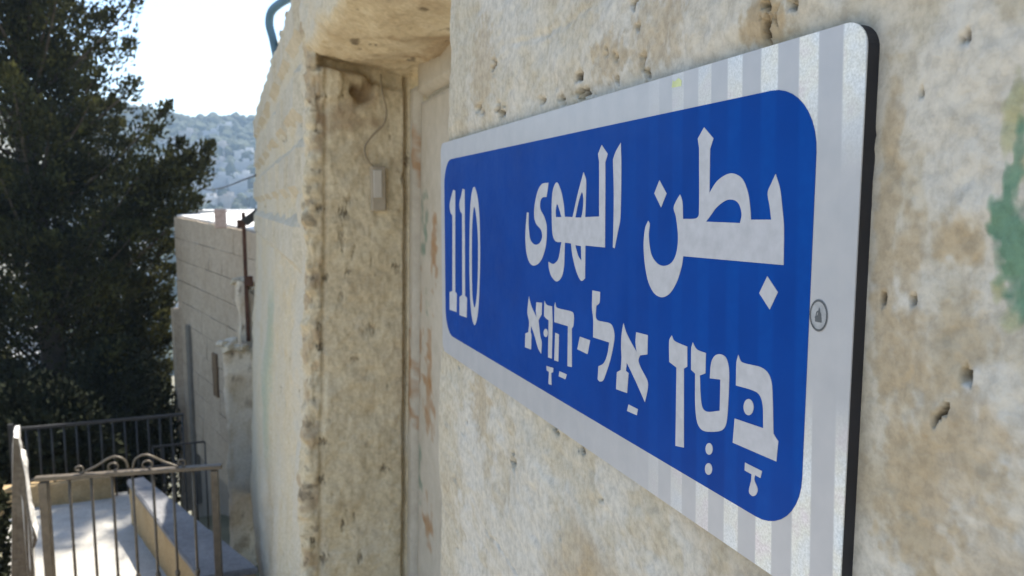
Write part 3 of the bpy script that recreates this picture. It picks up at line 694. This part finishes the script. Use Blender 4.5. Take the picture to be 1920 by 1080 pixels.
# crumbling pier left of the gate
pier_px = [(22, 832), (24, 822), (33, 822), (38, 862), (44, 868), (49, 905), (55, 945), (61, 985), (70, 1012), (62, 1030), (66, 1120), (70, 1330), (20, 1330)]
def pier():
    Y0, Y1 = 4.62, 4.80
    fr = [ay(px, py, Y0) for px, py in pier_px]
    bm = bmesh.new(); a = [bm.verts.new(p) for p in fr]; b = [bm.verts.new((p[0]-.03, Y1, p[2]+.02)) for p in fr]
    bm.faces.new(a); bm.faces.new(b[::-1])
    n = len(fr)
    for i in range(n): bm.faces.new((a[i], a[(i+1) % n], b[(i+1) % n], b[i]))
    bmesh.ops.triangulate(bm, faces=[f for f in bm.faces if len(f.verts) > 4])
    bmesh.ops.subdivide_edges(bm, edges=bm.edges[:], cuts=4, use_grid_fill=True)
    A = np.array([v.co[:] for v in bm.verts]); o = np.stack([fbm(A, 14, 3, 200+k) for k in range(3)], -1)*.006
    for v, q in zip(bm.verts, o): v.co += Vector(q)
    bmesh.ops.recalc_face_normals(bm, faces=bm.faces[:])
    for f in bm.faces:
        f.normal_update(); f.material_index = 1 if (f.normal.x > .35 or f.normal.z > .5) else 0     # sunlight put into the colour: sun-facing faces are painted pale
    return bm_mesh('gate_pier', bm, False)
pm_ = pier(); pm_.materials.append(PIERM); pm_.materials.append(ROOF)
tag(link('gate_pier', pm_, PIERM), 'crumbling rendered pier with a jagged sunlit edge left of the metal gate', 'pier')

def worn_prism(name, poly, z0, z1, mat, parent, seed, amp=.006):
    n = len(poly); bm = bmesh.new()
    a = [bm.verts.new((x, y, z0)) for x, y in poly]; b = [bm.verts.new((x, y, z1)) for x, y in poly]
    bm.faces.new(a[::-1]); bm.faces.new(b)
    for i in range(n): bm.faces.new((a[i], a[(i+1) % n], b[(i+1) % n], b[i]))
    bmesh.ops.bevel(bm, geom=bm.edges[:], offset=.008, segments=2, affect='EDGES')
    for k in range(4):
        bmesh.ops.subdivide_edges(bm, edges=[e for e in bm.edges if e.calc_length() > .05], cuts=1, use_grid_fill=True)
    A = np.array([v.co[:] for v in bm.verts]); o = np.stack([fbm(A, 9, 4, seed+k) for k in range(3)], -1)*amp
    for v, q in zip(bm.verts, o): v.co += Vector(q)
    return link(name, bm_mesh(name, bm), mat, parent)
# sloping-sided parapet on the right of the landing
par = empty('parapet_wall', (-.5, 5.3, -2.45)); tag(par, 'low ochre parapet with a pale flat top behind the gate bars', 'parapet')
worn_prism('parapet_body', [(-.828, 6.24), (-.735, 6.27), (.045, 4.42), (-.235, 4.42)], -3.4, -2.137, WARM, par, 500)
worn_prism('coping', [(-.842, 6.25), (-.725, 6.285), (.065, 4.41), (-.252, 4.41)], -2.14, -2.10, COPING, par, 520, .004)
# kerb at the back of the landing and railing on it
kb = worn_prism('low_kerb', [(-1.98, 6.86), (-1.03, 6.86), (-1.03, 6.98), (-1.98, 6.98)], -2.5, -2.27, WARM, None, 540); tag(kb, 'low dark ochre kerb at the back of the sunlit landing under the railing', 'kerb')
rl = empty('railing', (-1.2, 6.95, -2.3)); tag(rl, 'dark iron railing with upright bars at the back of the landing, below the tree', 'railing')
p0, p1 = ay(20, 801, 6.92), ay(345, 781, 6.92)
zt = (p0[2]+p1[2])/2
link('handrail', box_mesh('handrail', ((p0[0]+p1[0])/2, 6.92, zt), (p1[0]-p0[0], .03, .022)), DARKM, rl)
link('bottom_rail', box_mesh('bottom_rail', ((p0[0]+p1[0])/2, 6.92, -2.24), (p1[0]-p0[0], .025, .018)), DARKM, rl)
nb = 15
bar_me = tube_mesh('bar', [(0, 0, -2.5), (0, 0, zt)], .008, 6)
for i in range(nb):
    o = link('bar', bar_me, DARKM); o.location = (p0[0]+(p1[0]-p0[0])*(i+.15)/(nb-.7), 6.92, 0); o.parent = rl; o.matrix_parent_inverse = Matrix.Translation(-rl.location)
link('post', box_mesh('post', (p0[0], 6.92, (zt-2.5)/2+.02), (.035, .035, zt+2.55)), DARKM, rl)
r2 = empty('well_railing', (-.3, 6.4, -2.45)); tag(r2, 'short thin railing in the shade beside the far building, right of the gate scrolls', 'railing')
q0, q1 = ay(286, 838, 6.45), ay(384, 832, 6.45)
link('handrail', box_mesh('handrail', ((q0[0]+q1[0])/2, 6.45, q0[2]), (q1[0]-q0[0], .014, .014)), DARKM, r2)
for i in range(6):
    x = q0[0]+(q1[0]-q0[0])*i/5
    link('bar', tube_mesh('bar', [(x, 6.45, -3.4), (x, 6.45, q0[2])], .006, 6), DARKM, r2)

# ------------------------------------------------------------------ low rubble walls at the end of the plastered wall
def rubble(name, x0, x1, y0, y1, zb, zt_fn, seed, mat, label):
    nx, nz, ny = 10, 40, 8
    root = bmesh.new()
    zt_ = [zt_fn(t) for t in np.linspace(0, 1, nx)]
    ring_ = []
    # lathe-like shell: front (toward -Y), top, back
    cols = []
    for i, t in enumerate(np.linspace(0, 1, nx)):
        x = x0+(x1-x0)*t; c = []
        for k in range(nz): c.append((x, y0, zb+(zt_[i]-zb)*k/(nz-1)))
        for k in range(1, ny): c.append((x, y0+(y1-y0)*k/(ny-1), zt_[i]))
        for k in range(1, 6): c.append((x, y1, zt_[i]+(zb-zt_[i])*k/5))
        cols.append(c)
    left = [[(x0, y0+(y1-y0)*k/(ny-1), p[2]) for p in cols[0][:nz]] for k in range(ny-1, 0, -1)]
    P = np.array([np.array(c)[:nz] for c in left]+[np.array(c)[:nz] for c in cols])
    me_v = []; 
    d = .022*fbm(P, 6, 3, seed)+.01*fbm(P, 22, 3, seed+5)
    e = empty(name, (float((x0+x1)/2), float((y0+y1)/2), zb)); tag(e, label, 'wall')
    att = dict(paint=sst(fbm(P, 5, 3, seed+8), -.3, .5), brown=.6*sst(fbm(P, 9, 3, seed+9), .3, .8), dirt_dark=.5*sst(fbm(P, 20, 3, seed+11), .6, 1), green=np.zeros(P.shape[:2]))
    sheet('face', P, d, att, mat, e, False)
    prism('core', [(x0+.02, y0+.02), (x1, y0+.02), (x1, y1-.02), (x0+.02, y1-.02)], zb, min(zt_)-.03, mat, e)
    r = random.Random(seed)
    for i in range(9):
        t = (i+.5)/9; s = r.uniform(.06, .10)
        o = link('top_stone', crest_meshes[r.randrange(4)], PIERM, e)
        o.location = (x0+(x1-x0)*t, y0+(y1-y0)*r.uniform(.2, .5), zt_fn(t)-.005); o.scale = (max(s, abs(x1-x0)/8), s*2.0, s*.8); o.rotation_euler = (r.uniform(-.3, .3), r.uniform(-.3, .3), r.uniform(0, 3))
    return e
q = ay(450, 560, 7.25)
rubble('rubble_wall', q[0]-.02, .26, 7.20, 7.55, -4.0, lambda t: -.68-.19*t+.03*math.sin(9*t), 410, BLOCK2, 'broken wall stub with bright loose stones on top under the rusty pole')
q = ay(418, 640, 7.0)
rubble('rubble_buttress', q[0], .20, 7.0, 7.16, -4.0, lambda t: -1.21-.14*t, 430, BLOCK2, 'lower broken buttress with a sunlit corner in front of the wall stub')
# rusty pole with its bracket
RUST = simple_mat('rusty_iron', (.085, .04, .025), .8, .2, 20, .45, .002)
pole = empty('rusty_pole', (.06, 7.18, -.72)); tag(pole, 'rusty square iron pole with a dark bracket at its head', 'pole')
t0, t1 = ay(457, 398, 7.18), ay(455, 640, 7.18)
link('shaft', box_mesh('shaft', (t0[0]-.004, 7.18, (t0[2]+t1[2])/2), (.034, .034, t0[2]-t1[2]), None, .003), RUST, pole)
c = ay(464, 527, 7.16); link('clamp', box_mesh('clamp', (c[0]+.01, 7.16, c[2]), (.075, .05, .09), None, .004), RUST, pole)
c = ay(452, 420, 7.16); link('head_plate', box_mesh('head_plate', (c[0], 7.16, c[2]), (.07, .05, .075), None, .004), RUST, pole)
a, b = Vector(ay(458, 418, 7.16)), Vector(ay(487, 396, 7.16)); dv = (b-a)
link('bracket', box_mesh('bracket', (a+b)/2, (dv.length, .06, .075), Matrix.Rotation(-math.atan2(dv.z, dv.x), 3, 'Y'), .004), DARKM, pole)

# ------------------------------------------------------------------ the coursed building beyond
bl = empty('stone_building', (0.2, 8.5, -3.5)); tag(bl, 'flat roofed building of coursed grey stone with a whitewashed roof, beyond the wall', 'building')
Pn, Pf = np.array([.30, 7.75]), np.array([-.74, 11.2])
bd = (Pf-Pn)/np.linalg.norm(Pf-Pn); bn = np.array([bd[1], -bd[0]]);
if bn[0] > 0: bn = -bn                                        # outward, to the left
BL = np.linalg.norm(Pf-Pn)
inn = -bn
def bpt(s, o): return tuple(Pn+bd*s+inn*o)
ZR = lambda s: -.275+.135*s/BL
body = [bpt(0, .03), bpt(BL, .03), bpt(BL, 4.0), bpt(0, 4.0)]
v = [(x, y, -6.5) for x, y in body]+[(x, y, z) for (x, y), z in zip(body, (ZR(0), ZR(BL), ZR(BL), ZR(0)))]
me = mesh('mortar_core', v, [(3, 2, 1, 0), (0, 1, 5, 4), (1, 2, 6, 5), (2, 3, 7, 6), (3, 0, 4, 7)]); link('mortar_core', me, MORTAR, bl)
rise = (0, 0, .20, .20)
link('roof_surface', mesh('roof_surface', [(x, y, z+.02+r) for (x, y, z), r in zip(v[4:], rise)]+[(x, y, z-.01) for x, y, z in v[4:]], [(0, 1, 2, 3), (7, 6, 5, 4), (0, 4, 5, 1), (1, 5, 6, 2), (2, 6, 7, 3), (3, 7, 4, 0)]), ROOF, bl)
stone_vars = []
for k in range(5):
    bm = bmesh.new(); bm_box(bm, (0, 0, 0), (1, 1, 1))
    bmesh.ops.bevel(bm, geom=bm.edges[:], offset=.02, segments=1, affect='EDGES')
    r = random.Random(k)
    for q in bm.verts: q.co += Vector((r.uniform(-.006, .006), r.uniform(-.05, .05), r.uniform(-.012, .012)))
    me = bm_mesh('stone_block', bm); me.materials.append(FARSTONE); stone_vars.append(me)
ang = math.atan2(bd[1], bd[0]); rng = random.Random(5)
H = .285
for row in range(11):
    s = -rng.uniform(0, .3)
    while s < BL:
        L = rng.uniform(.42, .72); s1 = min(s+L, BL); s0 = max(s, 0)
        if s1-s0 > .05:
            zc = ZR((s0+s1)/2)-.005-H*(row+.5)
            o = bpy.data.objects.new('stone_block', stone_vars[rng.randrange(5)]); COL.objects.link(o)
            cx, cy = bpt((s0+s1)/2, .03+rng.uniform(-.002, .002))
            o.location = (cx, cy, zc); o.scale = (s1-s0-.006, .08, H-.006); o.rotation_euler = (0, -math.atan2(.135, BL), ang)
            o.parent = bl; o.matrix_parent_inverse = Matrix.Translation(-bl.location)
        s += L
# lower pilaster, a dark slot beside it, brown shutter, roof blocks
def on_face(px, py, out=0.0):
    d = ray(px, py); n = np.array([bn[0], bn[1], 0.0]); p = np.array([Pn[0], Pn[1], 0.0])+n*out
    return d*(np.dot(p, n)/np.dot(d, n))
def face_panel(name, x0, x1, y0, y1, thick, mat):
    a, b = on_face(x0, y0, thick), on_face(x1, y1, thick)
    s0 = np.dot(a[:2]-Pn, bd); s1 = np.dot(b[:2]-Pn, bd)
    lo, hi = min(s0, s1), max(s0, s1)
    c = np.array(bpt((lo+hi)/2, -thick/2+.02))
    M = Matrix.Rotation(ang, 3, 'Z')
    return link(name, box_mesh(name, (c[0], c[1], (a[2]+b[2])/2), (hi-lo, thick+.04, abs(a[2]-b[2])), M, .006), mat, bl)
face_panel('pilaster', 321, 344, 578, 960, .10, FARSTONE)
face_panel('downpipe', 352, 364, 612, 940, .05, simple_mat('grey_downpipe', (.18, .165, .14), .6, 0, 20, .2))
face_panel('shutter', 398, 408, 662, 745, .03, simple_mat('brown_shutter', (.17, .11, .06), .6, 0, 30, .3))
# things on and behind the roof
PINK = stone_mat('pink_render', (.40, .28, .22), (.46, .33, .27), (.50, .38, .32), 4.0, bumpd=.003, fine=40)
c = ay(410, 417, 8.3); tag(link('roof_chimney', box_mesh('roof_chimney', (c[0]+.02, 8.3, -.13), (.115, .16, .20), None, .01), PINK), 'small pinkish rendered block standing on the whitewashed flat roof', 'chimney')
hb = empty('neighbour_house', (.3, 15, -5)); tag(hb, 'low house with pale roof edge just behind the whitewashed flat roof', 'house')
a, b = ay(372, 396, 15), ay(520, 396, 15)
link('wall', box_mesh('wall', ((a[0]+b[0])/2, 16.5, -3.35), (b[0]-a[0], 3, 6.5)), FARSTONE, hb)
link('roof', box_mesh('roof', ((a[0]+b[0])/2, 16.5, a[2]-.02), (b[0]-a[0]+.1, 3.1, .07)), ROOF, hb)

# ------------------------------------------------------------------ cable across the view
kc = [Vector(ay(376, 352, 11.6)), Vector(ay(392, 356, 10.8)), Vector(ay(420, 351, 9.2)), Vector(ay(452, 339, 7.8)), Vector(ay(490, 322, 6.7)), Vector((.32, 6.5, .42))]
tag(link('overhead_cable', tube_mesh('overhead_cable', spline(kc, 6), .007, 6), simple_mat('black_cable', (.03, .03, .035), .6)), 'black cable sagging from the plastered wall to the tree', 'cable')

# ------------------------------------------------------------------ the evergreen tree
def leaf_mat():
    m, nt, b = new_mat('evergreen_leaf')
    pos = nd(nt, 'ShaderNodeNewGeometry').outputs['Position']
    n = noise_node(nt, pos, 2.2, 3, .6); n2 = noise_node(nt, pos, 25, 2, .6)
    c = ramp(nt, n, [(.34, (.009, .010, .005)), (.5, (.026, .028, .011)), (.68, (.125, .12, .036))])
    c = mix(nt, .4, c, ramp(nt, n2, [(.3, (.010, .013, .007)), (.7, (.085, .085, .03))]))
    nt.links.new(c, b.inputs['Base Color']); b.inputs['Roughness'].default_value = .8; b.inputs['Specular IOR Level'].default_value = .08
    tr = nd(nt, 'ShaderNodeBsdfTranslucent'); nt.links.new(c, tr.inputs[0]); ms = nd(nt, 'ShaderNodeMixShader'); ms.inputs[0].default_value = .26
    nt.links.new(b.outputs[0], ms.inputs[1]); nt.links.new(tr.outputs[0], ms.inputs[2])
    nt.links.new(ms.outputs[0], nt.nodes['Material Output'].inputs[0]); return m
LEAF = leaf_mat(); BARK = stone_mat('bark', (.05, .038, .028), (.085, .065, .045), (.12, .095, .07), 8, bumpd=.02, fine=60)
def tree():
    rs = np.random.RandomState(11)
    TY = 12.4; S = TY/9.3
    base = np.array([-1.95*S, TY, -5.2]); root = empty('evergreen_tree', tuple(base)); tag(root, 'tall dense dark evergreen tree rising behind the railing at the left', 'tree')
    topz = 5.2*S
    tp = [base+np.array([.12*math.sin(k*.9), .1*math.cos(k), (topz-base[2])*k/9]) for k in range(10)]
    link('trunk', tube_mesh('trunk', tp, [S*(.17-.016*k) for k in range(10)], 10), BARK, root)
    boughs = []
    # boughs that give the outline its spikes, then many that fill the crown
    for px, py, Y in ((262, -10, 9.2), (250, 75, 9.1), (262, 150, 9.0), (228, 195, 9.2), (318, 196, 8.9), (296, 240, 9.0), (345, 262, 8.8), (398, 268, 8.7), (385, 300, 8.8), (355, 330, 8.9), (372, 372, 8.8), (330, 395, 9.1), (300, 330, 8.8),
                      (240, 262, 9.2), (322, 455, 9.2), (318, 540, 9.3), (330, 500, 9.6), (318, 585, 9.2), (322, 630, 9.3), (324, 560, 9.4), (312, 610, 9.1), (318, 680, 9.3), (312, 640, 9.3), (315, 720, 9.4), (300, 790, 9.4), (225, -60, 9.2), (200, -120, 9.3), (215, 20, 9.2), (280, 300, 8.6), (335, 300, 8.7), (270, 420, 8.5), (360, 285, 8.7)):
        tip = ay(px, py, Y*S); boughs.append((tip, 1.0))
    for i in range(300):
        z = rs.uniform(-3.3, 4.9); rr = S*1.62*np.clip((5.6-z)/4.2, .15, 1)**.7*rs.uniform(.35, 1.0)
        a = rs.uniform(0, 2*math.pi)
        x = base[0]+rr*math.cos(a)*1.0; y = TY+rr*math.sin(a)*.95
        # stay left of the building face
        if x > -.74*S and z < 0.3: x = S*(-.74-rs.uniform(0, .6))
        if x > -1.12*S and z > .75: x = S*(-1.12-rs.uniform(0, .9))
        boughs.append((np.array([x, y, z*S]), rs.uniform(.7, 1.1)))
    V = []; Fc = []; limbs_v = []; limbs_f = []
    for bi, (tip, sz) in enumerate(boughs):
        hz = max(base[2]+.6, tip[2]-rs.uniform(.5, 1.1)*np.hypot(tip[0]-base[0], tip[1]-TY))
        st = np.array([base[0], TY, hz])
        if bi % 2 == 0:
            t = tube_mesh('tmp', spline([st, st*.45+tip*.55+np.array([0, 0, -.12]), tip], 4), [.030*(1-.09*k) for k in range(9)], 5)
            o = len(limbs_v); limbs_v += [tuple(q.co) for q in t.vertices]; limbs_f += [tuple(o+i for i in p.vertices) for p in t.polygons]; bpy.data.meshes.remove(t)
        L = np.linalg.norm(tip-st); ax_ = (tip-st)/(L+1e-6)
        up = ax_+np.array([0, 0, .9]); up /= np.linalg.norm(up)
        reach = min(L, .95*S)
        n = int((620 if tip[2] < .9 else 390)*sz)
        s = rs.power(1.6, n)                                       # denser near the tip's body
        ctr = tip-ax_*reach*(1-s)[:, None]
        wdt = S*(.17*np.sin(np.clip((1.02-s)*1.9, 0, math.pi/2))+.015)
        off = np.clip(rs.normal(size=(n, 3)), -1.7, 1.7)*wdt[:, None]*np.array([1, 1, .9])
        p = ctr+off
        # each leaf spray: a small narrow blade pointing up and outward
        dirn = up[None, :]*.9+off/(wdt[:, None]+.02)*.35+rs.normal(size=(n, 3))*.45; dirn /= np.linalg.norm(dirn, axis=1)[:, None]
        sd = np.cross(dirn, rs.normal(size=(n, 3))); sd /= np.linalg.norm(sd, axis=1)[:, None]
        ln = rs.uniform(.05, .12, n)[:, None]; wd = rs.uniform(.012, .028, n)[:, None]
        o = len(V)*4
        q = np.stack([p-dirn*ln*.4, p+sd*wd, p+dirn*ln*.6, p-sd*wd], 1)
        V.append(q)
    Q = np.concatenate(V, 0); nq = len(Q)
    me = bpy.data.meshes.new('crown')
    me.vertices.add(nq*4); me.vertices.foreach_set('co', Q.reshape(-1).astype(np.float32))
    me.loops.add(nq*4); me.loops.foreach_set('vertex_index', np.arange(nq*4, dtype=np.int32))
    me.polygons.add(nq); me.polygons.foreach_set('loop_start', np.arange(0, nq*4, 4, dtype=np.int32)); me.polygons.foreach_set('loop_total', np.full(nq, 4, np.int32))
    me.update(calc_edges=True); me.validate()
    link('crown', me, LEAF, root)
    link('limbs', mesh('limbs', limbs_v, limbs_f, True), BARK, root)
tree()

SHRUBLEAF = simple_mat('dark_shrub_leaf', (.018, .021, .010), .8, 0, 6, .5, 0, .08)
def shrub(name, label, c, rad, n, seed):
    rs = np.random.RandomState(seed); c = np.array(c); rad = np.array(rad)
    root = empty(name, (float(c[0]), float(c[1]), float(c[2]-rad[2]))); tag(root, label, 'shrub')
    u = rs.normal(size=(n, 3)); u /= np.linalg.norm(u, axis=1)[:, None]
    p = c+u*rad*(rs.rand(n, 1)**.4)*(1+.25*noise(u*1.0, 2.5, seed)[:, None])
    d = u*.6+np.array([0, 0, .5])+rs.normal(size=(n, 3))*.6; d /= np.linalg.norm(d, axis=1)[:, None]
    sd = np.cross(d, rs.normal(size=(n, 3))); sd /= np.linalg.norm(sd, axis=1)[:, None]
    ln = rs.uniform(.04, .09, (n, 1)); wd = rs.uniform(.012, .026, (n, 1))
    q = np.stack([p-d*ln*.4, p+sd*wd, p+d*ln*.6, p-sd*wd], 1).reshape(-1, 3)
    link('foliage', mesh('foliage', q, np.arange(len(q)).reshape(-1, 4).tolist()), SHRUBLEAF, root)
    for k in range(6):
        e = c+rad*rs.uniform(-.6, .6, 3); link('stem', tube_mesh('stem', [c-np.array([0, 0, rad[2]]), (c+e)/2-np.array([0, 0, rad[2]*.3]), e], [.02, .014, .006], 5), BARK, root)
shrub('dark_shrub', 'dark leafy shrub left of the crumbling gate pier, cut by the frame edge', (-1.95, 5.25, -2.05), (.52, .50, .85), 26000, 5)
shrub('dark_shrub', 'broad dark shrub behind the left half of the iron railing', (-1.85, 8.0, -2.45), (.75, .55, .80), 26000, 6)
shrub('dark_shrub', 'dark shrub at the foot of the evergreen tree, behind the right half of the railing', (-1.62, 11.3, -3.35), (.85, .7, 1.45), 34000, 7)
shrub('dark_shrub', 'dark shrub left of the evergreen trunk, behind the left end of the railing', (-2.9, 11.2, -3.4), (.9, .7, 1.4), 34000, 8)

def dapple_tree():  # unseen tree, added to cast dappled shade on the landing
    rs = np.random.RandomState(23); base = np.array([1.5, 10.6, -3.6])
    root = empty('dapple_tree', tuple(base)); tag(root, 'unseen slender tree added behind the plastered wall to dapple the landing', 'tree')
    link('trunk', tube_mesh('trunk', [base+np.array([.05*math.sin(k), .05*math.cos(k), 1.55*k]) for k in range(8)], [.14-.014*k for k in range(8)], 8), BARK, root)
    c = []
    for i in range(34):
        z = rs.uniform(4.9, 7.6); r = .95*rs.uniform(.2, 1); a = rs.uniform(0, 6.28); c.append((base[0]+r*math.cos(a), base[1]+r*math.sin(a), z))
    c = np.array(c); n = 9000
    p = c[rs.randint(0, len(c), n)]+rs.normal(size=(n, 3))*.11
    d = rs.normal(size=(n, 3)); d /= np.linalg.norm(d, axis=1)[:, None]; sd_ = np.cross(d, rs.normal(size=(n, 3))); sd_ /= np.linalg.norm(sd_, axis=1)[:, None]
    q = np.stack([p-d*.05, p+sd_*.02, p+d*.05, p-sd_*.02], 1).reshape(-1, 3)
    link('crown', mesh('crown', q, np.arange(len(q)).reshape(-1, 4).tolist()), LEAF, root)
dapple_tree()

# ------------------------------------------------------------------ far hillside: houses and trees
hrng = random.Random(77)
HM = [stone_mat('far_house_%s' % n, *c, .3, bumpd=.02, fine=4) for n, c in (('pale', ((.42, .40, .37), (.48, .46, .43), (.54, .52, .50))), ('tan', ((.33, .29, .25), (.38, .34, .30), (.43, .39, .35))), ('grey', ((.26, .26, .26), (.33, .33, .33), (.40, .40, .40))))]
def far_house(k):
    r = random.Random(k); w_, d_, h_ = r.uniform(4.5, 9), r.uniform(5, 8), r.uniform(3, 6)
    bm = bmesh.new(); bm_box(bm, (0, 0, h_/2-3), (w_, d_, h_+6)); bm_box(bm, (0, 0, h_+.25), (w_+.4, d_+.4, .5))
    bm_box(bm, (w_*.2, 0, h_+1.3), (w_*.35, d_*.4, 1.7)); bm_box(bm, (-w_*.3, d_*.1, h_+.9), (1.2, 1.2, .9))
    me = bm_mesh('far_house', bm); me.materials.append(HM[k % 3]); return me
fh = [far_house(k) for k in range(6)]
placed = []; tries = 0
while len(placed) < 120 and tries < 4000:
    tries += 1
    X, Y = hrng.uniform(-62, 24), hrng.uniform(215, 425)
    if any(abs(X-a) < 6 and abs(Y-b) < 7.5 for a, b in placed): continue
    if Y > 385 and hrng.random() < .85: continue
    placed.append((X, Y))
    o = bpy.data.objects.new('far_house', fh[hrng.randrange(6)]); COL.objects.link(o)
    o.location = (X, Y, float(hgt(np.array([X]), np.array([Y]))[0])); o.rotation_euler = (0, 0, hrng.uniform(-.5, .5))
    tag(o, 'small hazy flat roofed house among trees on the far hillside', 'house', 'houses on the far hillside')
def far_trees():
    rs = np.random.RandomState(3); V = []; Fc = []
    ico = bmesh.new(); bmesh.ops.create_icosphere(ico, subdivisions=2, radius=1.0)
    iv = np.array([v.co[:] for v in ico.verts]); ifc = np.array([[v.index for v in f.verts] for f in ico.faces]); ico.free()
    c = 0
    for i in range(1700):
        Y = rs.uniform(205, 450) if i % 3 else rs.uniform(375, 440); X = rs.uniform(-.20, .10)*Y
        z = float(hgt(np.array([X]), np.array([Y]))[0]); s = rs.uniform(1.4, 3.4)
        q = iv*np.array([s, s, s*rs.uniform(.9, 1.6)]); q = q*(1+.28*noise(iv*1.0+i*7.3, 2.3, 5)[:, None]) + np.array([X, Y, z+s*.8])
        V.append(q); Fc.append(ifc+c); c += len(iv)
    me = mesh('far_trees', np.concatenate(V), np.concatenate(Fc).tolist())
    m = stone_mat('far_foliage', (.028, .042, .022), (.05, .062, .032), (.08, .085, .05), .25, bumpd=.3, fine=2.0)
    o = link('far_trees', me, m); tag(o, 'mass of small hazy trees scattered over the far hillside', 'trees', kind='stuff')
far_trees()

# ------------------------------------------------------------------ haze
hz = link('haze', box_mesh('haze', (0, 275, 3), (900, 760, 134)), None); tag(hz, 'thin pale haze over the valley', 'haze', kind='stuff')
m = bpy.data.materials.new('haze'); m.use_nodes = True; nt = m.node_tree; nt.nodes.clear()
ov = nt.nodes.new('ShaderNodeOutputMaterial'); pv = nt.nodes.new('ShaderNodeVolumePrincipled')
pv.inputs['Color'].default_value = (.55, .76, 1.0, 1); pv.inputs['Density'].default_value = .0007; pv.inputs['Anisotropy'].default_value = .2
nt.links.new(pv.outputs[0], ov.inputs['Volume']); hz.data.materials.append(m)
